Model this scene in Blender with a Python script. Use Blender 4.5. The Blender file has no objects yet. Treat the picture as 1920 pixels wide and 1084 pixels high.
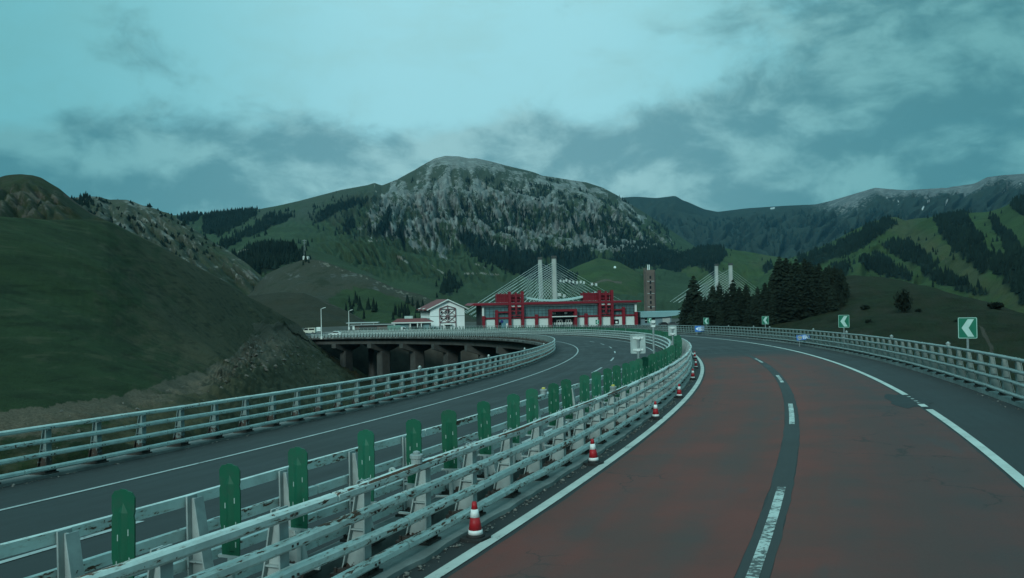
import bpy, math, random
import numpy as np
rnd = random.Random(7)
C = bpy.context.scene.collection
PI = math.pi
R = math.radians

# ------------------------------------------------------------------ camera
F = 1650.0
YH = 556.278
ROLL = -0.019808
CAMH = 3.4
cam = bpy.data.objects.new('camera', bpy.data.cameras.new('camera'))
C.objects.link(cam)
cam.location = (0, 0, CAMH)
cam.rotation_euler = (PI/2, -ROLL, 0)
cam.data.sensor_width = 36.0
cam.data.lens = 36.0*F/1920.0
cam.data.shift_y = (YH-542.0)/1920.0
cam.data.clip_start = 0.1
cam.data.clip_end = 40000
sc = bpy.context.scene
sc.camera = cam

# ------------------------------------------------------------------ sky, sun, exposure
SUN_EL, SUN_AZ = R(29), R(203)          # azimuth clockwise from +Y
world = bpy.data.worlds.new('World')
sc.world = world
world.use_nodes = True


class NT:
    """small helper around a node tree"""
    def __init__(self, tree):
        self.t = tree
        self.n = tree.nodes
        self.l = tree.links

    def new(self, typ, **kw):
        n = self.n.new(typ)
        for k, v in kw.items():
            setattr(n, k, v)
        return n

    def put(self, sock, v):
        if hasattr(v, 'is_output'):
            self.l.new(v, sock)
        elif v is not None:
            if hasattr(sock.default_value, '__len__') and len(sock.default_value) == 4 and len(v) == 3:
                v = (*v, 1)
            sock.default_value = v

    def math(self, op, a, b=None, c=None, clamp=False):
        n = self.new('ShaderNodeMath', operation=op)
        n.use_clamp = clamp
        for i, v in enumerate((a, b, c)):
            if v is not None:
                self.put(n.inputs[i], v)
        return n.outputs[0]

    def vmath(self, op, a, b=None):
        n = self.new('ShaderNodeVectorMath', operation=op)
        self.put(n.inputs[0], a)
        if b is not None:
            self.put(n.inputs[1], b)
        return n.outputs[0]

    def noise(self, vec, scale=1.0, detail=4.0, rough=.55, dist=0.0, out=0):
        n = self.new('ShaderNodeTexNoise')
        if vec is not None:
            self.put(n.inputs['Vector'], vec)
        n.inputs['Scale'].default_value = scale
        n.inputs['Detail'].default_value = detail
        n.inputs['Roughness'].default_value = rough
        n.inputs['Distortion'].default_value = dist
        return n.outputs[out]

    def step(self, v, a, b, lo=0.0, hi=1.0, smooth=True):
        n = self.new('ShaderNodeMapRange')
        n.interpolation_type = 'SMOOTHSTEP' if smooth else 'LINEAR'
        n.clamp = True
        self.put(n.inputs[0], v)
        n.inputs[1].default_value = a
        n.inputs[2].default_value = b
        n.inputs[3].default_value = lo
        n.inputs[4].default_value = hi
        return n.outputs[0]

    def mix(self, f, a, b, mode='MIX'):
        n = self.new('ShaderNodeMix', data_type='RGBA', blend_type=mode)
        n.clamp_factor = True
        self.put(n.inputs[0], f)
        self.put(n.inputs[6], a)
        self.put(n.inputs[7], b)
        return n.outputs[2]

    def comb(self, x, y, z):
        n = self.new('ShaderNodeCombineXYZ')
        for i, v in enumerate((x, y, z)):
            self.put(n.inputs[i], v)
        return n.outputs[0]

    def sep(self, v):
        n = self.new('ShaderNodeSeparateXYZ')
        self.put(n.inputs[0], v)
        return n.outputs


w = NT(world.node_tree)
w.n.clear()
wo = w.new('ShaderNodeOutputWorld')
bg = w.new('ShaderNodeBackground')
w.l.new(bg.outputs[0], wo.inputs[0])
sky = w.new('ShaderNodeTexSky', sky_type='NISHITA')
sky.sun_disc = False
sky.sun_elevation = SUN_EL
sky.sun_rotation = SUN_AZ
sky.air_density = 1.0
sky.dust_density = 2.5
tc = w.new('ShaderNodeTexCoord').outputs['Generated']
dx, dy, dz = w.sep(tc)
el = w.math('MAXIMUM', dz, 0.0)
# cloud coordinates: stretched so that clouds lie flat over the hills
cv = w.comb(w.math('MULTIPLY', dx, 4.2), w.math('MULTIPLY', dy, 4.2), w.math('MULTIPLY', el, 7.6))
warp = w.noise(cv, 1.3, 3, .5, out=1)
cvw = w.vmath('ADD', cv, w.vmath('MULTIPLY', warp, (.38, .38, .38)))
n_big = w.noise(cvw, 0.95, 7, .58)
n_fine = w.noise(cvw, 2.6, 8, .6)
n_up = w.noise(w.vmath('ADD', cvw, (.05, 0, .17)), 1.7, 7, .58)
n_lo = w.noise(w.vmath('ADD', cvw, (0, 0, -.05)), 1.7, 7, .58)
cover = w.math('ADD', w.math('MULTIPLY', n_big, .70), w.math('MULTIPLY', n_fine, .3))
# overcast to the right (towards +x) and in a bank above the hills
bank = w.step(el, .235, .155)
right = w.step(w.math('SUBTRACT', dx, w.math('MULTIPLY', el, .55)), -.03, .25)
cover = w.math('ADD', cover, w.math('ADD', w.math('MULTIPLY', bank, .285), w.math('MULTIPLY', right, .255)))
cloud = w.step(cover, .55, .73)
relief = w.math('SUBTRACT', n_lo, n_up)            # tops of the heaps catch light, bases are grey
lit = w.step(relief, -.11, .15)
gap = w.mix(.80, w.mix(1.0, sky.outputs[0], (.075, .085, .072), 'MULTIPLY'), (.42, .86, .93))
veil = w.step(w.noise(cvw, 1.9, 7, .62), .42, .68)
gap = w.mix(w.math('MULTIPLY', veil, .7), gap, (.355, .68, .71))
ccol = w.mix(lit, (.165, .362, .402), (.355, .625, .645))
ccol = w.mix(w.step(el, .11, .02), ccol, (.165, .385, .425))
skyc = w.mix(cloud, gap, ccol)
# an overcast sky brightens evenly towards the zenith
zen = w.step(el, .25, 1.0, 1.0, 1.55)
skyc = w.mix(1.0, skyc, w.comb(zen, zen, zen), 'MULTIPLY')
# side parts of the sky away from the bright gap
side = w.step(w.math('ABSOLUTE', w.math('ADD', dx, .02)), .08, .52, 1.0, .69)
skyc = w.mix(1.0, skyc, w.comb(w.math('MULTIPLY', side, side), side, side), 'MULTIPLY')
w.l.new(skyc, bg.inputs[0])
bg.inputs[1].default_value = 1.0

sun = bpy.data.objects.new('sun', bpy.data.lights.new('sun', 'SUN'))
C.objects.link(sun)
sun.data.energy = 2.0
sun.data.angle = R(14)
sun.data.color = (.80, 1.0, .96)
sun.rotation_euler = (PI/2-SUN_EL, 0, PI-SUN_AZ)

sc.view_settings.view_transform = 'Standard'
sc.view_settings.look = 'None'
sc.view_settings.exposure = 0.0
sc.view_settings.gamma = 1.0
sc.view_settings.use_curve_mapping = False
sc.cycles.use_denoising = True
sc.cycles.max_bounces = 6
sc.cycles.volume_bounces = 0


# ------------------------------------------------------------------ picture <-> place
CR, SR = math.cos(ROLL), math.sin(ROLL)


def W(px, py, Y):
    """point seen at (px,py) of the 1920x1084 photograph at forward distance Y"""
    a, b = px-960.0, py-YH
    u, v = a*CR+b*SR, -a*SR+b*CR
    return np.array([u*Y/F, Y, CAMH-v*Y/F])


def Wv(px, py, Y):
    a, b = px-960.0, py-YH
    u, v = a*CR+b*SR, -a*SR+b*CR
    return np.stack([u*Y/F, Y+0*u, CAMH-v*Y/F], -1)


def P(p):
    p = np.asarray(p, float)
    u, v = F*p[..., 0]/p[..., 1], F*(CAMH-p[..., 2])/p[..., 1]
    return 960+u*CR-v*SR, YH+u*SR+v*CR


# ------------------------------------------------------------------ noise in numpy
def perlin(x, y, seed=0):
    rs = np.random.RandomState(seed)
    perm = rs.permutation(512)
    ang = rs.rand(512)*2*PI
    gx, gy = np.cos(ang), np.sin(ang)
    xi, yi = np.floor(x).astype(int), np.floor(y).astype(int)
    xf, yf = x-xi, y-yi

    def g(i, j, dx, dy):
        h = perm[(perm[(xi+i) & 511]+yi+j) & 511]
        return gx[h]*dx+gy[h]*dy
    u = xf*xf*xf*(xf*(xf*6-15)+10)
    v = yf*yf*yf*(yf*(yf*6-15)+10)
    a = g(0, 0, xf, yf)*(1-u)+g(1, 0, xf-1, yf)*u
    b = g(0, 1, xf, yf-1)*(1-u)+g(1, 1, xf-1, yf-1)*u
    return (a*(1-v)+b*v)*1.5


def fbm(x, y, octv=5, seed=0, gain=.5, ridged=False):
    s = np.zeros_like(x, float)
    a = 1.0
    t = 0.0
    for o in range(octv):
        n = perlin(x*2**o, y*2**o, seed+o*17)
        if ridged:
            n = 1-2*np.abs(n)
        s += a*n
        t += a
        a *= gain
    return s/t


def in_poly(px, py, poly):
    r = np.zeros(px.shape, bool)
    n = len(poly)
    for i in range(n):
        x0, y0 = poly[i]
        x1, y1 = poly[(i+1) % n]
        c = ((y0 > py) != (y1 > py))
        with np.errstate(divide='ignore', invalid='ignore'):
            xx = (x1-x0)*(py-y0)/((y1-y0) if y1 != y0 else 1e-9)+x0
        r ^= c & (px < xx)
    return r


def seg_dist(px, py, line):
    d = np.full(px.shape, 1e9)
    for (x0, y0), (x1, y1) in zip(line[:-1], line[1:]):
        vx, vy = x1-x0, y1-y0
        t = np.clip(((px-x0)*vx+(py-y0)*vy)/(vx*vx+vy*vy), 0, 1)
        d = np.minimum(d, np.hypot(px-x0-t*vx, py-y0-t*vy))
    return d


# ------------------------------------------------------------------ object helpers
def link_obj(name, me, parent=None, loc=None, rotz=None):
    o = bpy.data.objects.new(name, me)
    C.objects.link(o)
    if parent is not None:
        o.parent = parent
    if loc is not None:
        o.location = loc
    if rotz is not None:
        o.rotation_euler = (0, 0, rotz)
    return o


def tag(o, label=None, cat=None, group=None, kind=None):
    if label:
        o['label'] = label
    if cat:
        o['category'] = cat
    if group:
        o['group'] = group
    if kind:
        o['kind'] = kind
    return o


def thing(name, label, cat, loc=(0, 0, 0), rotz=0.0, group=None):
    o = bpy.data.objects.new(name, None)
    C.objects.link(o)
    o.location = loc
    o.rotation_euler = (0, 0, rotz)
    o.empty_display_size = .2
    return tag(o, label, cat, group)


def copy_thing(o, loc, rotz=None, label=None):
    def rec(q, par):
        c = q.copy()
        C.objects.link(c)
        if par is not None:
            c.parent = par
        for ch in q.children:
            rec(ch, c)
        return c
    r = rec(o, None)
    r.location = loc
    if rotz is not None:
        r.rotation_euler = (0, 0, rotz)
    if label:
        r['label'] = label
    return r


class MB:
    """mesh builder: shapes are collected, then linked as one mesh"""
    def __init__(self):
        self.v, self.f, self.m, self.uv = [], [], [], []

    def add(self, vs, fs, mi=0):
        b = len(self.v)
        self.v += [tuple(map(float, p)) for p in vs]
        self.f += [tuple(i+b for i in f) for f in fs]
        self.m += [mi]*len(fs)
        return self

    def box(self, x0, x1, y0, y1, z0, z1, mi=0):
        vs = [(x, y, z) for z in (z0, z1) for y in (y0, y1) for x in (x0, x1)]
        return self.add(vs, [(0, 2, 3, 1), (4, 5, 7, 6), (0, 1, 5, 4), (2, 6, 7, 3), (0, 4, 6, 2), (1, 3, 7, 5)], mi)

    def obox(self, a, b, wd, ht, mi=0, up=(0, 0, 1)):
        """bar from a to b, width wd (sideways) and height ht"""
        a, b = np.array(a, float), np.array(b, float)
        d = b-a
        d /= np.linalg.norm(d)
        up = np.array(up, float)
        s = np.cross(d, up)
        if np.linalg.norm(s) < 1e-6:
            s = np.array([1., 0, 0])
        s /= np.linalg.norm(s)
        t = np.cross(s, d)
        vs = [p+s*wd/2*i+t*ht/2*j for p in (a, b) for i, j in ((-1, -1), (1, -1), (1, 1), (-1, 1))]
        return self.add(vs, [(0, 1, 2, 3), (7, 6, 5, 4), (0, 4, 5, 1), (1, 5, 6, 2), (2, 6, 7, 3), (3, 7, 4, 0)], mi)

    def prism(self, poly, axis, c0, c1, mi=0):
        """extrude a 2-D outline along axis ('x','y','z')"""
        n = len(poly)

        def pt(p, c):
            if axis == 'x':
                return (c, p[0], p[1])
            if axis == 'y':
                return (p[0], c, p[1])
            return (p[0], p[1], c)
        vs = [pt(p, c0) for p in poly]+[pt(p, c1) for p in poly]
        fs = [tuple(range(n))[::-1], tuple(range(n, 2*n))]
        fs += [(i, (i+1) % n, n+(i+1) % n, n+i) for i in range(n)]
        return self.add(vs, fs, mi)

    def tube(self, a, b, r0, r1=None, n=8, mi=0, cap=True):
        r1 = r0 if r1 is None else r1
        a, b = np.array(a, float), np.array(b, float)
        d = (b-a)/np.linalg.norm(b-a)
        s = np.cross(d, (0, 0, 1.)) if abs(d[2]) < .95 else np.cross(d, (1., 0, 0))
        s /= np.linalg.norm(s)
        t = np.cross(d, s)
        vs = [p+(s*math.cos(q)+t*math.sin(q))*r for p, r in ((a, r0), (b, r1)) for q in [2*PI*i/n for i in range(n)]]
        fs = [(i, n+i, n+(i+1) % n, (i+1) % n) for i in range(n)]
        if cap:
            fs += [tuple(range(n)), tuple(range(n, 2*n))[::-1]]
        return self.add(vs, fs, mi)

    def lathe(self, prof, n=14, c=(0, 0, 0), mi=0):
        vs = [(c[0]+r*math.cos(2*PI*i/n), c[1]+r*math.sin(2*PI*i/n), c[2]+z) for r, z in prof for i in range(n)]
        fs = [(k*n+i, k*n+(i+1) % n, (k+1)*n+(i+1) % n, (k+1)*n+i) for k in range(len(prof)-1) for i in range(n)]
        fs += [tuple(range(n))[::-1], tuple(range((len(prof)-1)*n, len(prof)*n))]
        return self.add(vs, fs, mi)

    def mesh(self, name, mats, smooth=False):
        me = bpy.data.meshes.new(name)
        me.from_pydata(self.v, [], self.f)
        for m in (mats if isinstance(mats, (list, tuple)) else [mats]):
            me.materials.append(m)
        if any(self.m):
            me.polygons.foreach_set('material_index', self.m)
        if smooth:
            me.polygons.foreach_set('use_smooth', [True]*len(self.f))
        me.update()
        return me

    def build(self, name, mats, parent=None, smooth=False, **kw):
        return link_obj(name, self.mesh(name, mats, smooth), parent, **kw)


def np_mesh(name, verts, quads=None, tris=None, smooth=True):
    """fast mesh from arrays"""
    me = bpy.data.meshes.new(name)
    faces = []
    me.vertices.add(len(verts))
    me.vertices.foreach_set('co', np.asarray(verts, np.float32).ravel())
    nq = 0 if quads is None else len(quads)
    nt = 0 if tris is None else len(tris)
    idx = []
    if nq:
        idx.append(np.asarray(quads).ravel())
    if nt:
        idx.append(np.asarray(tris).ravel())
    idx = np.concatenate(idx).astype(np.int32)
    me.loops.add(len(idx))
    me.loops.foreach_set('vertex_index', idx)
    tot = np.concatenate([np.full(nq, 4), np.full(nt, 3)]).astype(np.int32)
    st = np.concatenate([[0], np.cumsum(tot)[:-1]]).astype(np.int32)
    me.polygons.add(nq+nt)
    me.polygons.foreach_set('loop_start', st)
    me.polygons.foreach_set('loop_total', tot)
    me.update(calc_edges=True)
    me.validate()
    me.polygons.foreach_set('use_smooth', np.full(len(me.polygons), bool(smooth)))
    return me


# ------------------------------------------------------------------ materials
def new_mat(name):
    m = bpy.data.materials.new(name)
    m.use_nodes = True
    nt = NT(m.node_tree)
    bsdf = nt.n['Principled BSDF']
    return m, nt, bsdf


def plain(name, col, rough=.6, var=.18, scale=3.0, metal=0.0, bump=0.0, spec=.3, alpha=None):
    """painted or cast surface with uneven tone"""
    m, nt, b = new_mat(name)
    pos = nt.new('ShaderNodeNewGeometry').outputs['Position']
    n = nt.noise(pos, scale, 6, .6)
    n2 = nt.noise(pos, scale*.17, 3, .5)
    f = nt.math('ADD', nt.math('MULTIPLY', n, .6), nt.math('MULTIPLY', n2, .4))
    d = tuple(c*(1-var) for c in col)
    l = tuple(min(1, c*(1+var)) for c in col)
    nt.l.new(nt.mix(nt.step(f, .3, .7), d, l), b.inputs['Base Color'])
    b.inputs['Roughness'].default_value = rough
    b.inputs['Metallic'].default_value = metal
    b.inputs['Specular IOR Level'].default_value = spec
    if bump:
        bn = nt.new('ShaderNodeBump')
        bn.inputs['Strength'].default_value = .5
        bn.inputs['Distance'].default_value = bump
        nt.l.new(nt.noise(pos, scale*3, 5, .6), bn.inputs['Height'])
        nt.l.new(bn.outputs[0], b.inputs['Normal'])
    return m


def rusty(name, paint, rust_at=.62, seed=0.0, rust=(.075, .036, .022), edge=False):
    """old road paint flaking to rust, long streaks along the rail (UV: metres along, metres round)"""
    m, nt, b = new_mat(name)
    uv = nt.new('ShaderNodeUVMap').outputs[0]
    pos = nt.new('ShaderNodeNewGeometry').outputs['Position']
    u, v, _ = nt.sep(uv)
    st = nt.comb(nt.math('MULTIPLY', u, 4.6), nt.math('MULTIPLY', v, 17.0), seed)
    n = nt.noise(st, 1.3, 6, .66)
    big = nt.noise(nt.comb(nt.math('MULTIPLY', u, .5), nt.math('MULTIPLY', v, 5.0), seed+5), 1.0, 3, .6)
    spots = nt.noise(pos, 10, 5, .62)
    f = nt.math('ADD', nt.math('MULTIPLY', n, .60), nt.math('MULTIPLY', big, .42))
    r1 = nt.step(f, rust_at-.008, rust_at+.02)
    r2 = nt.step(nt.math('ADD', nt.math('MULTIPLY', spots, .8), nt.math('MULTIPLY', big, .22)), .648, .668)
    rf = nt.math('MAXIMUM', r1, r2)
    if edge:
        # paint worn off in a long run along the upper front edge
        band = nt.step(nt.math('ABSOLUTE', nt.math('SUBTRACT', v, .205)), .045, .010)
        run = nt.noise(nt.comb(nt.math('MULTIPLY', u, .38), 0, seed+9), 1.0, 2, .5)
        e_ = nt.math('ADD', nt.math('MULTIPLY', n, .45), nt.math('ADD', nt.math('MULTIPLY', band, .42), nt.math('MULTIPLY', nt.math('SUBTRACT', run, .5), 1.3)))
        rf = nt.math('MAXIMUM', rf, nt.step(e_, .58, .64))
    dirt = nt.noise(pos, 2.3, 6, .65)
    pc = nt.mix(nt.step(dirt, .35, .75), paint, tuple(c*.72 for c in paint))
    halo = nt.step(f, rust_at-.07, rust_at)
    pc = nt.mix(nt.math('MULTIPLY', halo, .35), pc, (.33, .27, .20))
    rc = nt.mix(nt.noise(pos, 30, 4, .6), rust, tuple(c*.45 for c in rust))
    nt.l.new(nt.mix(rf, pc, rc), b.inputs['Base Color'])
    nt.l.new(nt.mix(rf, (.42,)*3, (.9,)*3), b.inputs['Roughness'])
    b.inputs['Specular IOR Level'].default_value = .35
    bn = nt.new('ShaderNodeBump')
    bn.inputs['Strength'].default_value = .6
    bn.inputs['Distance'].default_value = .004
    nt.l.new(nt.math('SUBTRACT', nt.math('MULTIPLY', n, .3), rf), bn.inputs['Height'])
    nt.l.new(bn.outputs[0], b.inputs['Normal'])
    return m


PAINT = (.55, .615, .585)
m_rail_c = rusty('paint_rail_rusted', PAINT, .573, 1.0, (.135, .062, .038))
m_rail_ct = rusty('paint_rail_top_rusted', PAINT, .580, 3.0, (.125, .060, .038), True)
m_rail_d = rusty('paint_rail_worn', PAINT, .588, 9.0, (.135, .062, .038))
m_rail_b = rusty('paint_rail_left', (.50, .585, .56), .606, 17.0, (.12, .058, .038))
m_rail_h = rusty('paint_rail_right', (.235, .285, .27), .63, 23.0)


def post_mat(name, paint, low=.30):
    m, nt, b = new_mat(name)
    pos = nt.new('ShaderNodeNewGeometry').outputs['Position']
    tcn = nt.new('ShaderNodeTexCoord').outputs['Object']
    x, y, z = nt.sep(tcn)
    n = nt.noise(pos, 9, 6, .65)
    nb = nt.noise(pos, 2.2, 3, .6)
    f = nt.math('ADD', nt.math('ADD', nt.math('MULTIPLY', n, .7), nt.math('MULTIPLY', nb, .3)), nt.step(z, low, .06, 0, .27))
    rf = nt.step(f, .63, .66)
    dirt = nt.step(nt.noise(pos, 3.1, 5, .6), .3, .7)
    pc = nt.mix(dirt, paint, tuple(c*.7 for c in paint))
    rc = nt.mix(nt.noise(pos, 30, 4, .6), (.060, .036, .025), (.028, .022, .019))
    nt.l.new(nt.mix(rf, pc, rc), b.inputs['Base Color'])
    b.inputs['Roughness'].default_value = .6
    return m


m_post_c = post_mat('paint_post', (.33, .375, .365))
m_post_b = post_mat('paint_post_left', (.17, .225, .22), .85)
m_post_h = post_mat('paint_post_right', (.215, .26, .245))
m_foot = plain('rusted_foot_plate', (.045, .036, .032), .9, .4, 14)
m_board, _nt, _b = new_mat('green_board')
_oi = _nt.new('ShaderNodeObjectInfo').outputs['Random']
_ps = _nt.new('ShaderNodeNewGeometry').outputs['Position']
_tc = _nt.sep(_nt.new('ShaderNodeTexCoord').outputs['Object'])
_c = _nt.mix(_oi, (.004, .074, .038), (.009, .100, .058))
_gr = _nt.noise(_ps, 5.5, 6, .65)
_c = _nt.mix(_nt.math('MULTIPLY', _nt.step(_gr, .48, .72), .45), _c, (.030, .060, .045))
_st = _nt.noise(_nt.comb(_nt.math('MULTIPLY', _tc[0], 40.0), _oi, _nt.math('MULTIPLY', _tc[2], 3.0)), 1.0, 5, .6)
_c = _nt.mix(_nt.math('MULTIPLY', _nt.step(_st, .58, .75), .5), _c, (.05, .085, .07))
_nt.l.new(_c, _b.inputs['Base Color'])
_b.inputs['Roughness'].default_value = .55
_b.inputs['Specular IOR Level'].default_value = .3
m_bolt = plain('bright_steel', (.62, .64, .62), .4, .1, 9)
m_conc = plain('concrete', (.155, .155, .145), .9, .32, 1.1, bump=.02)
m_kerb = plain('kerb_concrete', (.15, .152, .145), .9, .45, 1.7, bump=.02)
m_kerb_pale = plain('kerb_concrete_pale', (.20, .215, .205), .9, .35, 1.5, bump=.02)
m_girder = plain('girder_concrete', (.058, .059, .055), .9, .3, .5)  # viaduct shade is put into this colour, darker than the other concrete
m_sgreen = plain('sign_green', (.004, .125, .075), .4, .1, 3)
m_swhite = plain('sign_white', (.72, .78, .75), .4, .1, 3)
m_chev = plain('sign_reflective_pale', (.36, .50, .46), .5, .12, 3)
m_sback = plain('sign_back_aluminium', (.34, .40, .39), .5, .14, 3, metal=.0)
m_steel = plain('galvanised_steel', (.20, .23, .23), .5, .2, 6)
m_red = plain('cone_red', (.36, .014, .02), .5, .2, 7)
m_white = plain('cone_white', (.72, .74, .73), .5, .15, 9)
m_black = plain('black_rubber', (.022, .023, .023), .8, .3, 12)
m_blue = plain('sign_blue', (.018, .13, .42), .4, .15, 3)
m_yellow = plain('sign_yellow', (.46, .38, .09), .5, .12, 3)


def asphalt(name, col, streak=.25):
    m, nt, b = new_mat(name)
    uv = nt.new('ShaderNodeUVMap').outputs[0]
    pos = nt.new('ShaderNodeNewGeometry').outputs['Position']
    u, v, _ = nt.sep(uv)
    st = nt.noise(nt.comb(nt.math('MULTIPLY', u, .06), nt.math('MULTIPLY', v, .9), 0), 1.6, 5, .6)
    pat = nt.noise(pos, .22, 5, .6)
    grain = nt.noise(pos, 55, 3, .7)
    f = nt.math('ADD', nt.math('MULTIPLY', st, .5), nt.math('MULTIPLY', pat, .5))
    c = nt.mix(nt.step(f, .32, .68), tuple(x*(1-streak) for x in col), tuple(x*(1+streak) for x in col))
    c = nt.mix(nt.math('MULTIPLY', nt.step(grain, .35, .7), .35), c, tuple(x*1.6 for x in col))
    nt.l.new(c, b.inputs['Base Color'])
    nt.l.new(nt.step(f, .3, .7, .62, .88), b.inputs['Roughness'])
    b.inputs['Specular IOR Level'].default_value = .28
    bn = nt.new('ShaderNodeBump')
    bn.inputs['Strength'].default_value = .45
    bn.inputs['Distance'].default_value = .006
    nt.l.new(grain, bn.inputs['Height'])
    nt.l.new(bn.outputs[0], b.inputs['Normal'])
    return m


m_asph_l = asphalt('asphalt_left_carriageway', (.0245, .0275, .0275), .14)
m_asph_r = asphalt('asphalt_right_carriageway', (.0255, .027, .0275), .2)
m_patch = asphalt('asphalt_patch', (.022, .024, .025), .2)
m_strip = asphalt('asphalt_lane_strip', (.033, .034, .034), .2)


def red_surface():
    m, nt, b = new_mat('worn_red_surfacing')
    uv = nt.new('ShaderNodeUVMap').outputs[0]
    pos = nt.new('ShaderNodeNewGeometry').outputs['Position']
    u, v, _ = nt.sep(uv)
    # wear across the lane (short brush strokes) and along the wheel tracks
    across = nt.noise(nt.comb(nt.math('MULTIPLY', u, 2.4), nt.math('MULTIPLY', v, .55), 3), 1.0, 7, .68)
    along = nt.noise(nt.comb(nt.math('MULTIPLY', u, .05), nt.math('MULTIPLY', v, 1.0), 7), 1.5, 4, .6)
    blot = nt.noise(pos, .45, 6, .62)
    grain = nt.noise(pos, 60, 3, .7)
    f = nt.math('ADD', nt.math('ADD', nt.math('MULTIPLY', across, .26), nt.math('MULTIPLY', along, .50)), nt.math('MULTIPLY', blot, .26))
    wear = nt.step(f, .44, .62)
    red = nt.mix(nt.step(blot, .3, .7), (.148, .034, .026), (.104, .031, .025))
    gry = nt.mix(nt.step(along, .3, .7), (.050, .035, .032), (.068, .040, .034))
    c = nt.mix(nt.math('MULTIPLY', wear, .50), red, gry)
    # polished wheel tracks of the two lanes
    for c0 in (3.95, 7.85):
        trk = nt.step(nt.math('ABSOLUTE', nt.math('SUBTRACT', nt.math('ABSOLUTE', nt.math('SUBTRACT', v, c0)), .88)), .42, .08)
        c = nt.mix(nt.math('MULTIPLY', trk, nt.step(blot, .3, .7, .12, .42)), c, (.050, .043, .041))
    # darker, greyer far lane
    c = nt.mix(nt.step(v, 6.3, 8.6, 0, .42), c, (.030, .031, .033))
    vo = nt.new('ShaderNodeTexVoronoi', feature='DISTANCE_TO_EDGE')
    nt.l.new(nt.vmath('ADD', nt.vmath('MULTIPLY', pos, (.42, .42, .42)), nt.vmath('MULTIPLY', nt.noise(pos, .9, 4, .6, out=1), (.5, .5, .5))), vo.inputs['Vector'])
    vo.inputs['Scale'].default_value = 1.0
    crk = nt.math('MULTIPLY', nt.step(vo.outputs[0], .012, .004), nt.step(nt.noise(pos, .16, 3, .5), .52, .60))
    c = nt.mix(nt.math('MULTIPLY', crk, .7), c, (.014, .014, .014))
    # the coat runs out raggedly before the joint
    fade = nt.step(nt.math('ADD', u, nt.math('MULTIPLY', nt.math('SUBTRACT', across, .5), 26.0)), 53.0, 60.5)
    c = nt.mix(fade, c, (.030, .031, .032))
    stain = nt.step(nt.noise(nt.comb(nt.math('MULTIPLY', u, .22), nt.math('MULTIPLY', v, .8), 31), 1.0, 4, .55), .62, .75)
    c = nt.mix(nt.math('MULTIPLY', stain, .5), c, (.040, .046, .048))
    c = nt.mix(nt.math('MULTIPLY', nt.step(grain, .35, .75), .3), c, (.12, .08, .07))
    nt.l.new(c, b.inputs['Base Color'])
    b.inputs['Roughness'].default_value = .8
    b.inputs['Specular IOR Level'].default_value = .28
    bn = nt.new('ShaderNodeBump')
    bn.inputs['Strength'].default_value = .4
    bn.inputs['Distance'].default_value = .006
    nt.l.new(grain, bn.inputs['Height'])
    nt.l.new(bn.outputs[0], b.inputs['Normal'])
    return m


m_redroad = red_surface()


def road_paint(name, col, worn):
    m, nt, b = new_mat(name)
    pos = nt.new('ShaderNodeNewGeometry').outputs['Position']
    n = nt.noise(pos, 13, 6, .7)
    n2 = nt.noise(pos, 1.2, 4, .6)
    f = nt.math('ADD', nt.math('MULTIPLY', n, .6), nt.math('MULTIPLY', n2, .4))
    c = nt.mix(nt.step(n2, .3, .7), col, tuple(x*.78 for x in col))
    nt.l.new(nt.mix(nt.step(f, worn-.02, worn+.05), c, (.06, .062, .06)), b.inputs['Base Color'])
    b.inputs['Roughness'].default_value = .7
    return m


m_line = road_paint('road_paint_white', (.50, .53, .49), .60)
m_line_worn = road_paint('road_paint_worn', (.46, .50, .47), .505)
m_line_left = road_paint('road_paint_left', (.36, .39, .38), .57)
m_joint = plain('joint_strip', (.085, .095, .095), .7, .2, 4)

# ------------------------------------------------------------------ road geometry: one curve, everything at an offset from it
E_X = 0.0404935
_k0, _k1, _k2 = 0.004053077276, -2.62587896817e-05, 1.388828198587e-07
_g1, _g2, _g3 = -0.023790535098, -3.778935416594e-05, 9.404619242507e-08
ss = np.arange(-34, 400.01, .5)
kk = _k0+_k1*ss+_k2*ss**2
kk = np.where(ss < -10, _k0-10*_k1+100*_k2, kk)
kk = np.where(ss > 330, _k0+_k1*330+_k2*330**2, kk)
i0 = int(np.argmin(abs(ss+10)))
ci = np.concatenate([[0], np.cumsum((kk[1:]+kk[:-1])/2*.5)])
hh = 0.450563773-(ci-ci[i0])-_k0*10
cx = np.concatenate([[0], np.cumsum((np.sin(hh[1:])+np.sin(hh[:-1]))/2*.5)])
cy = np.concatenate([[0], np.cumsum((np.cos(hh[1:])+np.cos(hh[:-1]))/2*.5)])
iz = int(np.argmin(abs(ss)))
cx = cx-cx[iz]-2.8936757
cy = cy-cy[iz]+12
cz = _g1*ss+_g2*ss**2+_g3*ss**3
cz = np.where(ss < 0, _g1*ss, cz)


def road(s, o, h=0.0):
    """world point at chainage s, offset o (right positive), height h over the road"""
    s = np.asarray(s, float)
    x, y, z, a = (np.interp(s, ss, q) for q in (cx, cy, cz, hh))
    return np.stack([x+o*np.cos(a), y-o*np.sin(a), z+E_X*(o-5.0)+h], -1)


def heading(s):
    return float(np.interp(s, ss, hh))


def s_at_px(px, o, h=0.0, lo=-6, hi=330):
    """chainage where the line at offset o crosses picture column px (first crossing)"""
    q = np.arange(lo, hi, .1)
    u, _ = P(road(q, o, h))
    d = u-px
    k = np.where(np.sign(d[:-1]) != np.sign(d[1:]))[0]
    return float(q[k[0]]) if len(k) else float(q[np.argmin(abs(d))])


def s_at_py(py, o, h=0.0, lo=-6, hi=120):
    q = np.arange(lo, hi, .1)
    _, v = P(road(q, o, h))
    return float(q[np.argmin(abs(v-py))])


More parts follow.
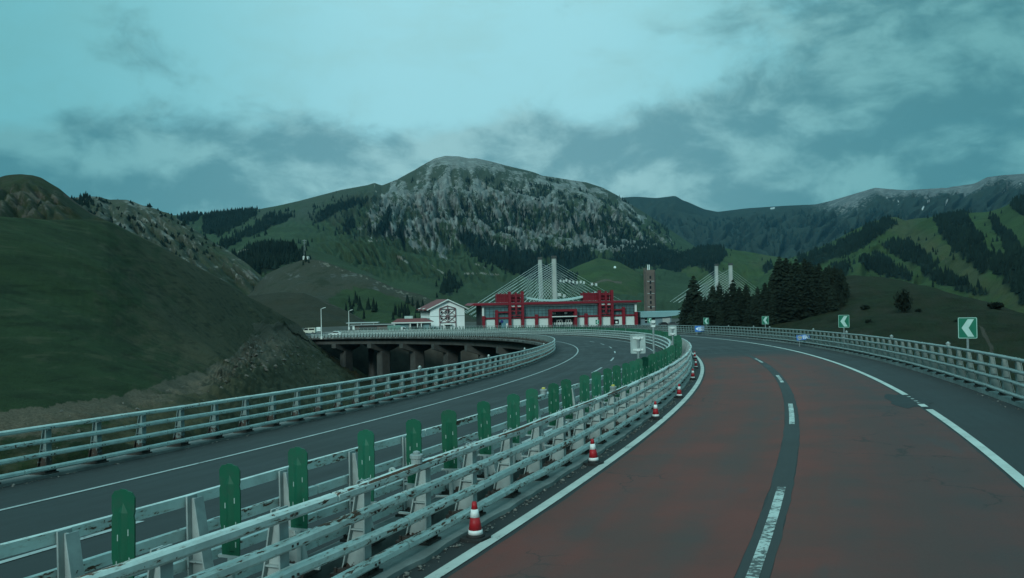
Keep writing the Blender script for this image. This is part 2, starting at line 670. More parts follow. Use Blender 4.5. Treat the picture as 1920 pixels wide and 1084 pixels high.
def strip(name, o0, o1, s0, s1, h, mat, parent=None, step=1.0, kind=None, no=1, side_drop=0.0, jag=0.0):
    n = max(2, int(round((s1-s0)/step))+1)
    q = np.linspace(s0, s1, n)
    oo = np.linspace(o0, o1, no+1)
    V, UV = [], []
    for j, o in enumerate(oo):
        od = o+(fbm(q*.9, q*0+j*3.3+o, 4, 5)*jag if jag else 0)
        pts = road(q, 0, h)
        a = np.interp(q, ss, hh)
        pts[:, 0] += od*np.cos(a)
        pts[:, 1] -= od*np.sin(a)
        pts[:, 2] += E_X*od
        V.append(pts)
        UV.append(np.stack([q, od+0*q], -1))
    if side_drop:
        b0, b1 = V[0].copy(), V[-1].copy()
        b0[:, 2] -= side_drop
        b1[:, 2] -= side_drop
        V = [b0]+V+[b1]
        UV = [UV[0]]+UV+[UV[-1]]
    rows = len(V)
    V, UV = np.concatenate(V), np.concatenate(UV)
    i = np.arange(n-1)
    quads = np.concatenate([np.stack([i+j*n, i+(j+1)*n, i+(j+1)*n+1, i+j*n+1], -1) for j in range(rows-1)])
    if side_drop:
        ends = np.array([[0, n, (rows-2)*n, (rows-1)*n][::1], [n-1, (rows)*n-1, (rows-1)*n-1, 2*n-1][::1]])
        quads = np.concatenate([quads, ends])
    me = np_mesh(name, V, quads, smooth=False)
    uvl = me.uv_layers.new(name='UVMap')
    li = np.zeros(len(me.loops), np.int32)
    me.loops.foreach_get('vertex_index', li)
    uvl.data.foreach_set('uv', UV[li].astype(np.float32).ravel())
    me.materials.append(mat)
    o = link_obj(name, me, parent)
    if kind:
        o['kind'] = kind
    return o


O_A, O_B, O_E, O_G, O_F, O_H, O_D, O_C = -8.67, -11.42, 2.06, 9.82, 5.86, 12.28, -.06, 1.37
SJ = 73.3                                # expansion joint across both carriageways
S0, S1, SEND = -30.0, 318.0, 395.0

# ==================================================================================================================
# TERRAIN
# ==================================================================================================================
def terrain_mat(name, grass, dry, rock, soil, bump=1.0, sc_=1.0, terrace=0.0, mott=.5):
    """grass / dry grass / rock / bare soil mixed by the 'cover' attribute (r rock, g soil, b dryness) and noise"""
    m, nt, b = new_mat(name)
    at = nt.new('ShaderNodeAttribute')
    at.attribute_name = 'cover'
    r, g, d = nt.sep(at.outputs['Vector'])
    pos = nt.new('ShaderNodeNewGeometry').outputs['Position']
    n1 = nt.noise(pos, .012*sc_, 7, .62)
    n2 = nt.noise(pos, .09*sc_, 6, .65)
    n3 = nt.noise(pos, .6*sc_, 5, .7)
    c = nt.mix(nt.step(n1, .35, .65), grass, tuple(x*1.35 for x in grass))
    dr = nt.math('ADD', d, nt.math('MULTIPLY', nt.math('SUBTRACT', n2, .5), 1.1))
    c = nt.mix(nt.step(dr, .25, .8), c, dry)
    n4 = nt.noise(pos, .033*sc_, 5, .7)
    c = nt.mix(nt.math('MULTIPLY', nt.step(n4, .50, .66), mott), c, tuple(x*.5 for x in grass))
    tuft = nt.step(n3, .35, .7)
    c = nt.mix(nt.math('MULTIPLY', tuft, .45), c, tuple(x*.45 for x in grass))
    if terrace:
        # cattle paths and tussock rows that follow the contour
        tx, ty, tz = nt.sep(pos)
        tn = nt.noise(nt.comb(nt.math('MULTIPLY', tx, .16), nt.math('MULTIPLY', ty, .16), nt.math('MULTIPLY', tz, 1.9)), 1.0, 5, .65)
        c = nt.mix(nt.math('MULTIPLY', nt.step(tn, .52, .66), terrace), c, tuple(x*.4 for x in grass))
        c = nt.mix(nt.math('MULTIPLY', nt.step(tn, .44, .34), terrace*.6), c, tuple(x*1.25 for x in dry))
    gs = nt.step(nt.math('ADD', g, nt.math('MULTIPLY', nt.math('SUBTRACT', n3, .5), .9)), .42, .58)
    sc2 = nt.mix(nt.step(n3, .3, .7), soil, tuple(x*.5 for x in soil))
    c = nt.mix(gs, c, sc2)
    rs_ = nt.step(nt.math('ADD', r, nt.math('MULTIPLY', nt.math('SUBTRACT', n2, .5), 1.5)), .45, .65)
    rc = nt.mix(nt.step(n3, .3, .7), rock, tuple(x*.55 for x in rock))
    rc = nt.mix(nt.step(nt.noise(pos, .035*sc_, 6, .65), .45, .7), rc, tuple(x*1.35 for x in rock))
    c = nt.mix(rs_, c, rc)
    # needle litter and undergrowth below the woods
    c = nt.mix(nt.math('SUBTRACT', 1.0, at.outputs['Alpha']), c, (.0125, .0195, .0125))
    nt.l.new(c, b.inputs['Base Color'])
    b.inputs['Roughness'].default_value = .95
    b.inputs['Specular IOR Level'].default_value = .1
    bn = nt.new('ShaderNodeBump')
    bn.inputs['Strength'].default_value = .8
    bn.inputs['Distance'].default_value = bump
    nt.l.new(nt.math('ADD', n3, nt.math('MULTIPLY', n2, 1.5)), bn.inputs['Height'])
    nt.l.new(bn.outputs[0], b.inputs['Normal'])
    return m


class Land:
    """a landform lofted through lines that lie on it, with an own back slope, relief and cover"""
    def __init__(self, name, rows, px0, px1, nu, nv, mat, relief=None, back=(.25, .5), cover=None, smooth=3):
        g = np.linspace(px0, px1, nu)
        base = []
        for ri, row in enumerate(rows):
            row = np.array(row, float)
            y, d = np.interp(g, row[:, 0], row[:, 1]), np.interp(g, row[:, 0], np.log(row[:, 2]))
            for it in range(smooth if ri == 0 else smooth*50):
                for q in (y, d):
                    q[1:-1] = (q[:-2]+2*q[1:-1]+q[2:])/4
            if ri == 0:
                for it in range(60):
                    d[1:-1] = (d[:-2]+2*d[1:-1]+d[2:])/4
            base.append(Wv(g, y, np.exp(d)))
        crest = base[0]
        away = crest[:, :2]/np.linalg.norm(crest[:, :2], axis=1, keepdims=True)
        dist = np.linalg.norm(crest[:, :2], axis=1)
        bk = []
        rise = np.maximum(crest[:, 2]+25, 5)
        for fr, dn in ((back[1], 1.0), (back[0], .45)):
            q = crest.copy()
            q[:, :2] += away*(dist*fr)[:, None]
            q[:, 2] -= rise*dn
            bk.append(q)
        K = np.array(bk+base)                                    # (rows, nu, 3)
        nk = len(K)
        # resample along the rows with Catmull-Rom
        tt = np.concatenate([np.linspace(0, 2, max(6, nv//8), endpoint=False), np.linspace(2, nk-1, nv)])
        out = []
        for t in tt:
            i = min(int(t), nk-2)
            f = t-i
            p0, p1, p2, p3 = K[max(i-1, 0)], K[i], K[i+1], K[min(i+2, nk-1)]
            if i == 2:
                p0 = 2*p1-p2                                    # the crest is a kink, no overshoot across it
            if i == 1:
                p3 = 2*p2-p1
            out.append(.5*((2*p1)+(-p0+p2)*f+(2*p0-5*p1+4*p2-p3)*f*f+(-p0+3*p1-3*p2+p3)*f**3))
        V = np.array(out)
        self.t = tt
        self.g = g
        self.K = K
        px, py = P(V)
        tg = np.repeat(tt[:, None], nu, 1)
        if relief is not None:
            V = V+relief(V, px, py, tg)
        self.V = V
        self.px, self.py = P(V)
        nr = len(tt)
        ii, jj = np.meshgrid(np.arange(nr-1), np.arange(nu-1), indexing='ij')
        a = (ii*nu+jj).ravel()
        quads = np.stack([a, a+nu, a+nu+1, a+1], -1)
        me = np_mesh(name, V.reshape(-1, 3), quads)
        col = np.zeros((nr*nu, 4), np.float32)
        col[:, 3] = 1
        if cover is not None:
            cc = cover(V, self.px, self.py, tg)
            for k in range(3):
                col[:, k] = np.clip(np.broadcast_to(cc[k], V.shape[:2]), 0, 1).ravel()
            if len(cc) > 3:
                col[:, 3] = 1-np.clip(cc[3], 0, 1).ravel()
        at = me.attributes.new('cover', 'FLOAT_COLOR', 'POINT')
        at.data.foreach_set('color', col.ravel())
        me.materials.append(mat)
        self.obj = link_obj(name, me)
        self.obj['kind'] = 'structure'

    def point(self, px, t):
        """surface point below picture column px at row parameter t (0 crest .. last row)"""
        i = float(np.interp(px, self.g, np.arange(len(self.g))))
        j = float(np.interp(t+2, self.t, np.arange(len(self.t))))
        return self.V[int(round(j)), int(round(i))]

    def sample(self, mask_fn, spacing, seed):
        """random surface points where mask_fn(px,py) holds, one per spacing^2 of ground"""
        rs = np.random.RandomState(seed)
        V = self.V
        nr0 = int(np.argmax(self.t >= 1.55))
        c = (V[nr0:-1, :-1]+V[nr0+1:, 1:])/2
        e1, e2 = V[nr0+1:, :-1]-V[nr0:-1, :-1], V[nr0:-1, 1:]-V[nr0:-1, :-1]
        area = np.linalg.norm(np.cross(e1, e2), axis=-1)
        px, py = P(c)
        mk = mask_fn(px, py)
        lam = area*mk/spacing**2
        n = rs.poisson(np.minimum(lam, 6))
        idx = np.repeat(np.arange(n.size), n.ravel())
        base = V[nr0:-1, :-1].reshape(-1, 3)[idx]
        a, b = rs.rand(len(idx), 1), rs.rand(len(idx), 1)
        return base+a*e1.reshape(-1, 3)[idx]+b*e2.reshape(-1, 3)[idx]


def gullies(V, tg, rounds=2, carve=5.0, noise=8.0, wave=120.0, seed=0, pw=1.0, gain=.5, t0=2.0):
    """water-carved relief: run water down the lofted slope and cut channels where it gathers.
    returns (drop in metres, log of the gathered water, scaled to mean 0 / deviation 1)"""
    r0 = int(np.argmax(tg[:, 0] >= t0))
    S = V[r0:]
    nr, nu = S.shape[:2]
    z = S[..., 2]+noise*fbm(S[..., 0]/wave, (S[..., 1]+S[..., 2]*1.5)/wave, 5, seed, gain)
    X, Y = S[..., 0], S[..., 1]
    idx = np.arange(nr*nu).reshape(nr, nu)
    base = z.copy()
    for it in range(rounds):
        best = np.zeros((nr, nu))
        rec = idx.copy()
        for di in (-1, 0, 1):
            for dj in (-1, 0, 1):
                if di == 0 and dj == 0:
                    continue
                zs = np.full((nr, nu), 1e9)
                i0, i1, j0, j1 = max(0, -di), nr-max(0, di), max(0, -dj), nu-max(0, dj)
                zs[i0:i1, j0:j1] = z[i0+di:i1+di, j0+dj:j1+dj]
                d = np.ones((nr, nu))
                d[i0:i1, j0:j1] = np.hypot(np.hypot(X[i0+di:i1+di, j0+dj:j1+dj]-X[i0:i1, j0:j1], Y[i0+di:i1+di, j0+dj:j1+dj]-Y[i0:i1, j0:j1]), zs[i0:i1, j0:j1]-z[i0:i1, j0:j1])
                sl = (z-zs)/np.maximum(d, .3)
                m = sl > best
                best = np.where(m, sl, best)
                ni, nj = np.clip(np.arange(nr)+di, 0, nr-1), np.clip(np.arange(nu)+dj, 0, nu-1)
                rec = np.where(m, idx[np.ix_(ni, nj)], rec)
        acc = [1.0]*(nr*nu)
        rl = rec.ravel().tolist()
        for c in np.argsort(-z.ravel()).tolist():
            r = rl[c]
            if r != c:
                acc[r] += acc[c]
        A = np.log(np.array(acc).reshape(nr, nu))
        for _ in range(3 if it < rounds-1 else 2):
            A[1:-1] = (A[:-2]+2*A[1:-1]+A[2:])/4
            A[:, 1:-1] = (A[:, :-2]+2*A[:, 1:-1]+A[:, 2:])/4
        A = A**pw
        A -= A.mean()
        z = base-carve*A*(it+1)/rounds
    out = np.zeros(V.shape[:2])
    acc_ = np.zeros(V.shape[:2])
    out[r0:] = base-S[..., 2]-carve*A
    acc_[r0:] = A/A.std()
    return out, acc_


def eroded(key, carve, noise, wave, seed, push=1.0, crest=.15, rounds=2):
    def f(V, px, py, tg):
        dz, acc = gullies(V, tg, rounds, carve, noise, wave, seed)
        AUX[key] = acc
        k = np.where(tg < 2, 0, np.clip(crest+(tg-2)*1.8, 0, 1))
        D = np.zeros_like(V)
        D[..., 2] = dz*k
        D[..., 1] = -dz*k*push
        return D
    return f


AUX = {}


def hills(amp, scale, seed, octv=5, gain=.5, crest=.35, ridged=False):
    def f(V, px, py, tg):
        n = fbm(V[..., 0]/scale, V[..., 1]/scale, octv, seed, gain, ridged)
        k = np.where(tg < 2, .35, np.clip(crest+(tg-2)*1.6, 0, 1))
        D = np.zeros_like(V)
        D[..., 2] = n*amp*k
        return D
    return f


# conifers of a forest too far off to pick apart: small cones of real geometry, one mesh per wood
m_conifer = plain('far_conifer', (.0095, .0175, .0135), .95, .45, .05, spec=.05)
m_conifer2 = plain('far_conifer_blue', (.014, .024, .020), .95, .4, .03, spec=.05)


def wood(name, pts, h0, h1, wid=.19, seed=0, mat=None, n=5, tiers=2):
    if len(pts) == 0:
        return None
    rs = np.random.RandomState(seed)
    N = len(pts)
    h = h0+(h1-h0)*rs.rand(N)**1.4
    rad = h*wid*(.75+.5*rs.rand(N))
    ph = rs.rand(N)*6.28
    lean = (rs.rand(N, 2)-.5)*.06
    V, T = [], []
    off = 0
    for k in range(tiers):
        zb, zt = (0.04, .70) if k == 0 and tiers > 1 else ((.36, 1.0) if tiers > 1 else (.02, 1.0))
        rr = rad*(1.0 if k == 0 else .66)
        ring = []
        for i in range(n):
            jit = .72+.56*rs.rand(N)
            a = ph+2*PI*i/n+k*.6
            ring.append(np.stack([pts[:, 0]+np.cos(a)*rr*jit, pts[:, 1]+np.sin(a)*rr*jit, pts[:, 2]+h*(zb+.06*(rs.rand(N)-.5))], -1))
        apex = np.stack([pts[:, 0]+lean[:, 0]*h, pts[:, 1]+lean[:, 1]*h, pts[:, 2]+h*zt], -1)
        A = np.stack(ring+[apex], 1)                               # N, n+1, 3
        V.append(A.reshape(-1, 3))
        b = off+np.arange(N)*(n+1)
        for i in range(n):
            T.append(np.stack([b+i, b+(i+1) % n, b+n], -1))
        off += N*(n+1)
    me = np_mesh(name, np.concatenate(V), None, np.concatenate(T), smooth=False)
    me.materials.append(mat or m_conifer)
    o = link_obj(name, me)
    o['kind'] = 'stuff'
    return o


def polys(*ps, jit=5.0, seed=3):
    def f(px, py):
        jx = px+fbm(px/14., py/14., 3, seed)*jit*1.6
        jy = py+fbm(px/14.+50, py/14., 3, seed+1)*jit
        r = np.zeros(px.shape, bool)
        for p in ps:
            r |= in_poly(jx, jy, p)
        return r.astype(float)
    return f


# ---- colours of the land
GR = (.034, .050, .021)
m_hillA = terrain_mat('near_hill_grass', (.0195, .0330, .0130), (.062, .055, .032), (.12, .105, .085), (.125, .098, .070), .10, 14, .6)
m_peakB = terrain_mat('rocky_hill_cover', (.030, .040, .020), (.060, .052, .034), (.095, .085, .068), (.11, .09, .07), 1.2, 3)
m_ridgeC = terrain_mat('grey_slope_cover', (.044, .058, .033), (.074, .076, .058), (.17, .17, .15), (.13, .12, .10), 2, 1.5)
m_mount = terrain_mat('mountain_cover', (.040, .062, .030), (.064, .076, .054), (.225, .232, .218), (.28, .26, .22), 5, .8, 0.0, .22)
m_spur = terrain_mat('brown_spur_cover', (.034, .055, .025), (.060, .058, .044), (.105, .105, .095), (.20, .18, .145), 1.6, 2)
m_far = terrain_mat('far_ridge_cover', (.026, .036, .027), (.040, .050, .040), (.165, .170, .165), (.6, .62, .62), 8, .5)
m_green = terrain_mat('green_hill_cover', (.037, .060, .021), (.066, .072, .034), (.11, .105, .08), (.12, .10, .075), 2, 1.2)
m_rightn = terrain_mat('right_slope_cover', (.017, .024, .011), (.030, .029, .017), (.06, .056, .047), (.090, .076, .060), .5, 5, .4)
m_valley = terrain_mat('valley_floor_cover', (.024, .030, .016), (.040, .036, .024), (.07, .066, .058), (.075, .064, .052), .3, 6)

# ---- ground sheet to the horizon
def ground_z(x, y):
    r = np.hypot(x, y)
    z = -24-22*np.clip((r-380)/700, 0, 1)-30*np.clip((r-1200)/2000, 0, 1)
    return z+fbm(x/140, y/140, 4, 71)*4*np.clip(r/120, .15, 1)


na, nr = 180, 90
ang = np.linspace(0, 2*PI, na, endpoint=False)
rad = np.concatenate([[0.5], np.geomspace(6, 9000, nr-1)])
gx = rad[:, None]*np.sin(ang)[None]
gy = rad[:, None]*np.cos(ang)[None]
gz = ground_z(gx, gy)
ii, jj = np.meshgrid(np.arange(nr-1), np.arange(na), indexing='ij')
q = np.stack([ii*na+jj, ii*na+(jj+1) % na, (ii+1)*na+(jj+1) % na, (ii+1)*na+jj], -1).reshape(-1, 4)
gme = np_mesh('ground', np.stack([gx, gy, gz], -1).reshape(-1, 3), q)
gat = gme.attributes.new('cover', 'FLOAT_COLOR', 'POINT')
gat.data.foreach_set('color', np.tile(np.array([.1, .3, .5, 1], np.float32), len(gme.vertices)))
gme.materials.append(m_valley)
tag(link_obj('ground', gme), kind='structure')

# ---- far ridge with snow, right
def cover_far(V, px, py, tg):
    n = fbm(px/60, py/40, 5, 41)
    rock = np.clip((1.15-(tg-2)*1.6)+n*.7, 0, 1)*.8*np.clip((px-1500)/150+.45, .25, 1)
    snow = np.zeros(px.shape)
    for (x0, y0), (x1, y1), wd in (((1603, 366), (1612, 362), 2.2), ((1690, 356), (1697, 361), 2.0), ((1704, 355), (1710, 352), 2.2),
                                   ((1722, 362), (1727, 356), 1.8), ((1728, 394), (1732, 388), 1.6), ((1776, 375), (1774, 382), 1.3),
                                   ((1684, 377), (1686, 384), 1.0), ((1820, 357), (1826, 352), 1.3), ((1736, 382), (1742, 376), 1.1),
                                   ((1446, 391), (1452, 390), 1.5), ((1662, 369), (1664, 373), 1.0), ((1880, 355), (1882, 358), 1.0),
                                   ((1895, 332), (1903, 331), 1.4), ((1580, 371), (1584, 370), 1.2), ((1913, 345), (1915, 350), 1.0)):
        snow = np.maximum(snow, np.clip(1.6-seg_dist(px, py, [(x0, y0), (x1, y1)])/wd, 0, 1))
    return rock, snow, np.clip(.35+n*.5, 0, 1)*.6


def rel_far(V, px, py, tg):
    dz, acc = gullies(V, tg, 2, 26.0, 40.0, 420.0, 13)
    AUX['far'] = acc
    k = np.where(tg < 2, 0, np.clip(.10+(tg-2)*1.2, 0, 1))
    D = np.zeros_like(V)
    D[..., 2] = dz*k
    D[..., 1] = -dz*k*1.6
    return D


far = Land('far_mountain_ridge', [
    [(1050, 380, 7200), (1160, 372, 7000), (1190, 370, 6800), (1230, 372, 6600), (1265, 368, 6600), (1290, 380, 6600), (1320, 393, 6700), (1345, 398, 6800), (1400, 392, 6600),
     (1450, 388, 6500), (1530, 384, 6300), (1560, 377, 6200), (1600, 365, 6000), (1640, 353, 5900), (1665, 355, 5900), (1700, 358, 5800), (1760, 354, 5700), (1800, 350, 5600),
     (1830, 343, 5500), (1850, 334, 5500), (1880, 330, 5400), (1920, 327, 5300), (2100, 322, 5200), (2700, 370, 5000)],
    [(1050, 450, 5600), (1345, 455, 5400), (1560, 440, 5000), (1760, 415, 4700), (1920, 395, 4500), (2700, 430, 4300)],
    [(1050, 560, 3600), (2700, 560, 3200)],
    [(1050, 640, 2600), (2700, 640, 2400)]], 1050, 2700, 560, 120, m_far, rel_far, (.2, .5), cover_far, 1)

# ---- the big mountain
GUL = [[(880, 300), (905, 345), (945, 385), (985, 430), (1050, 470), (1100, 500)], [(760, 345), (780, 385), (800, 420), (830, 450)],
       [(700, 350), (712, 390), (690, 440)], [(1000, 335), (1040, 380), (1100, 430), (1180, 470)]]


def rel_mount(V, px, py, tg):
    dz, acc = gullies(V, tg, 3, 10.0, 75.0, 430.0, 23, 1.2, .34)
    AUX['mount'] = -acc
    rocky = np.clip(1.15-np.abs(py-400)/110, 0, 1)**.5*np.clip((px-580)/110, 0, 1)*np.clip((1330-px)/120, 0, 1)
    n2 = fbm(V[..., 0]/380, V[..., 1]/380, 5, 29)
    n4 = fbm(px/12.0+py/30.0, py/12.0, 4, 37, .6, True)
    k = np.clip(.04+(tg-2)*1.6, .04, 1)*np.where(tg < 2, .3, 1)
    a = .14+.86*rocky
    D = np.zeros_like(V)
    D[..., 2] = (dz*a*.62+n2*14+n4*13*rocky)*k
    D[..., 1] = -(dz*a*1.0+n4*52*rocky)*k
    return D


ROCKY = [(668, 440), (690, 395), (742, 345), (790, 318), (835, 294), (920, 302), (1000, 323), (1070, 338), (1130, 356), (1190, 392), (1250, 440), (1275, 470), (1180, 478), (1120, 470),
         (1040, 470), (960, 470), (900, 455), (860, 470), (830, 480), (790, 470), (740, 450)]


def zm(*pts):
    return [(560+.3646*x, 270+.3646*y) for x, y in pts]


ROCK_WOODS = [zm((800, 300), (870, 300), (930, 340), (980, 330), (1010, 370), (1060, 380), (1100, 440), (1145, 470), (1130, 500), (1060, 500), (1010, 450), (960, 440), (930, 400), (870, 370), (820, 340)),
              zm((695, 400), (740, 370), (775, 420), (765, 485), (720, 490)),
              zm((830, 440), (900, 470), (960, 500), (1050, 540), (1120, 560), (1180, 600), (1160, 690), (1080, 660), (980, 620), (900, 590), (850, 540)),
              zm((1075, 280), (1140, 300), (1190, 370), (1225, 440), (1200, 465), (1140, 400), (1095, 340)),
              zm((1300, 285), (1350, 300), (1430, 380), (1470, 460), (1440, 490), (1385, 420), (1330, 340)),
              zm((1480, 400), (1560, 370), (1680, 420), (1800, 500), (1900, 560), (1800, 600), (1650, 570), (1540, 510)),
              zm((530, 310), (585, 305), (580, 330), (540, 335)), zm((640, 430), (690, 445), (680, 500), (650, 480)), zm((375, 420), (430, 350), (470, 310), (480, 340), (440, 400), (395, 455)),
              zm((1190, 200), (1290, 215), (1320, 260), (1270, 250), (1210, 230)), zm((1220, 500), (1290, 520), (1330, 560), (1260, 560))]


def rocky_mask(px, py):
    jx, jy = px+fbm(px/30, py/30, 4, 91)*30, py+fbm(px/30+9, py/30, 4, 92)*24
    return in_poly(jx, jy, ROCKY)


def streaks(px, py):
    sk = np.clip((px-760)/300, -.8, 1)
    a = (px-(py-380)*1.05*sk)/13.0
    b = (py+px*.25*sk)/22.0
    return .55*fbm(a, b, 5, 101, .65)+.55*fbm(px/34, py/26, 5, 103, .6)


W_M = polys([(378, 428), (386, 406), (430, 397), (476, 393), (482, 402), (447, 425), (407, 442), (390, 440)],
            [(492, 410), (510, 402), (552, 405), (540, 412), (500, 432), (470, 441), (430, 463), (412, 478), (402, 470), (440, 446), (470, 430)],
            [(588, 412), (620, 386), (652, 376), (692, 373), (680, 382), (640, 396), (610, 412), (590, 420)],
            [(700, 442), (716, 415), (731, 388), (737, 400), (726, 430), (706, 446)],
            [(640, 430), (655, 408), (668, 412), (656, 436)], [(742, 440), (752, 420), (762, 425), (758, 455)],
            [(330, 412), (345, 403), (378, 402), (370, 415), (345, 420)],
            jit=6)
W_M2 = polys([(858, 442), (880, 436), (902, 452), (950, 468), (1010, 474), (1060, 470), (1106, 466), (1118, 488), (1112, 522), (1060, 532), (1000, 522), (960, 512), (930, 494), (890, 478)],
             [(832, 540), (846, 521), (858, 528), (848, 552), (834, 552)],
             [(1115, 500), (1160, 480), (1230, 470), (1290, 480), (1300, 500), (1240, 495), (1180, 505), (1130, 515)], jit=10, seed=8)
M_GAP = polys([(915, 462), (985, 448), (1030, 462), (1000, 472), (955, 466)], [(1010, 488), (1030, 480), (1050, 500), (1030, 510)], jit=4, seed=12)




def cover_mount(V, px, py, tg):
    m = rocky_mask(px, py)
    st = streaks(px, py)
    rock = np.where(m, np.clip(.52+st*1.1+AUX['mount']*.13, 0, 1), 0)
    top = np.clip(1-(py-292)/45, 0, 1)*np.clip(1-abs(px-880)/190, 0, 1)
    rock = np.maximum(rock, np.clip(top*1.3+st*.35, 0, .9))
    soil = np.zeros(px.shape)
    for ln, wd in (([(1010, 418), (1035, 445), (1060, 470)], 3.5), ([(905, 345), (935, 372), (945, 388)], 4.5), ([(768, 368), (790, 395), (805, 420)], 5),
                   ([(985, 392), (1000, 405)], 3), ([(1074, 340), (1084, 357)], 2.2), ([(870, 514), (900, 512), (935, 516)], 2.6), ([(700, 343), (706, 360)], 2),
                   ([(890, 494), (905, 500), (920, 510)], 1.4), ([(745, 483), (765, 492)], 3), ([(745, 478), (755, 484)], 2.5), ([(690, 452), (720, 450)], 2), ([(800, 490), (830, 512)], 1.6)):
        soil = np.maximum(soil, np.clip(1.35-seg_dist(px+fbm(px/9, py/9, 3, 5)*4, py, ln)/wd, 0, 1))
    soil *= np.clip(.75+fbm(px/7, py/5, 4, 57)*1.6, 0, 1)
    dry = np.clip(.5-(py-400)/160+fbm(px/50, py/30, 4, 55)*.6, 0, 1)
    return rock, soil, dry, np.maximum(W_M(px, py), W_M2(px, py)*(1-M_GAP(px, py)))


mount = Land('mountain', [
    [(240, 404, 2500), (300, 403, 2500), (340, 404, 2500), (380, 402, 2500), (430, 398, 2550), (480, 393, 2650), (520, 386, 2750), (560, 377, 2850), (600, 366, 2950), (640, 356, 3050),
     (690, 347, 3150), (702, 343, 3150), (716, 348, 3150), (745, 337, 3250), (780, 318, 3350), (800, 305, 3400), (815, 297, 3400), (835, 292, 3400), (860, 293, 3400), (878, 297, 3400),
     (892, 297, 3400), (920, 303, 3450), (960, 313, 3500), (1000, 322, 3500), (1018, 329, 3500), (1060, 336, 3600), (1100, 342, 3700), (1130, 352, 3750), (1160, 368, 3750),
     (1185, 385, 3750), (1240, 420, 3700), (1300, 460, 3600), (1360, 500, 3500)],
    [(240, 440, 2000), (430, 432, 2000), (560, 420, 2150), (640, 428, 2250), (700, 440, 2300), (760, 462, 2250), (850, 468, 2250), (900, 455, 2350), (1000, 472, 2400), (1100, 482, 2500),
     (1200, 478, 2650), (1360, 505, 2700)],
    [(240, 500, 1300), (430, 488, 1400), (560, 480, 1450), (700, 498, 1450), (850, 522, 1450), (1000, 540, 1500), (1200, 545, 1700), (1360, 550, 1800)],
    [(240, 645, 850), (1360, 640, 850)]], 240, 1360, 640, 190, m_mount, rel_mount, (.18, .4), cover_mount, 1)

W_R = polys(*ROCK_WOODS, jit=9, seed=60)


def w_rock(px, py):
    st = streaks(px, py)
    cl = fbm(px/20, py/15, 4, 131)
    gm = AUX['mount'][-px.shape[0]-1:-1, :-1]
    return np.maximum(W_R(px, py)*((gm < .4) | (py > 455))*((px > 860) | (gm < -.3)), rocky_mask(px, py)*((st*.7+gm*.20 < -.14) & (cl > .0) & (py > 335) & ((px > 800) | (cl > .16))))*1.0


wood('conifer_wood', mount.sample(W_M, 8.6, 1), 9, 15, wid=.24, seed=1)
wood('conifer_wood', mount.sample(lambda a, b: W_M2(a, b)*(1-M_GAP(a, b)), 9, 2), 10, 17, wid=.24, seed=2)
wood('conifer_wood', mount.sample(w_rock, 13, 3), 10, 18, seed=3)
wood('scattered_conifers_wood', mount.sample(lambda a, b: ((b > 355) & (b < 470) & (a > 560) & (a < 1290) & (fbm(a/16, b/11, 3, 77) > .25))*1.0, 44, 4), 9, 17, seed=4)

# ---- grey ridge on the left and its woods
def cover_c(V, px, py, tg):
    n = fbm(px/26-py/30, py/22, 5, 61)
    g_ = AUX['c']
    return np.clip(.34+n*.75-.10*g_, 0, 1), np.clip(.15+fbm(px/12, py/12, 4, 62)*.7, 0, .6), np.clip(.6+n*.4-.12*g_, 0, 1)


ridge_c = Land('grey_green_ridge', [
    [(40, 372, 1050), (130, 374, 1050), (160, 369, 1050), (190, 371, 1050), (205, 376, 1050), (240, 376, 1030), (265, 384, 1020), (290, 393, 1000), (320, 403, 1000), (350, 420, 980), (385, 443, 960), (420, 466, 940), (470, 500, 900), (520, 545, 860)],
    [(40, 450, 800), (240, 455, 800), (385, 500, 760), (520, 590, 700)],
    [(40, 650, 420), (520, 650, 460)]], 40, 520, 220, 80, m_ridgeC, eroded('c', 3.2, 5, 60, 14), (.15, .4), cover_c, 1)
wood('conifer_wood', ridge_c.sample(polys([(135, 385), (150, 371), (175, 370), (178, 384), (160, 392)], jit=3), 5.5, 5), 5, 9, seed=5)
wood('scattered_conifers_wood', ridge_c.sample(lambda a, b: ((fbm(a/13, b/9, 3, 78) > .16) & (a < 420) & (b < 490))*1.0, 8, 6), 2.5, 5.5, wid=.5, seed=6)

# ---- bench in front of the mountain with the wood left of the spur
W_B = polys([(372, 490), (395, 478), (425, 474), (430, 484), (455, 486), (470, 462), (500, 448), (525, 462), (562, 472), (572, 487), (540, 497), (500, 510), (472, 522), (440, 522), (415, 506), (395, 496)], jit=10, seed=21)


def cover_bench(V, px, py, tg):
    n = fbm(px/40, py/24, 5, 66)
    soil = np.clip(1.2-seg_dist(px, py, [(483, 538), (490, 524), (520, 508), (560, 497)])/1.6, 0, 1)
    soil = np.maximum(soil, np.clip(1.2-seg_dist(px+fbm(px/9, py/9, 3, 5)*5, py, [(445, 470), (470, 470)])/4, 0, .8))
    return np.clip(.1+n*.5, 0, 1), soil, np.clip(.35+n*.6, 0, 1), W_B(px, py)


bench = Land('green_foothill', [
    [(330, 520, 1250), (385, 490, 1250), (430, 478, 1250), (470, 462, 1280), (520, 455, 1300), (580, 462, 1250), (640, 488, 1150), (720, 525, 1050), (800, 560, 950), (900, 600, 900)],
    [(330, 560, 950), (480, 535, 900), (560, 520, 880), (700, 570, 800), (900, 620, 750)],
    [(330, 650, 560), (900, 650, 600)]], 330, 900, 240, 70, m_mount, hills(17, 150, 31, 4, .4), (.12, .3), cover_bench, 2)
wood('conifer_wood', bench.sample(W_B, 5.6, 7), 7, 13, wid=.24, seed=7)

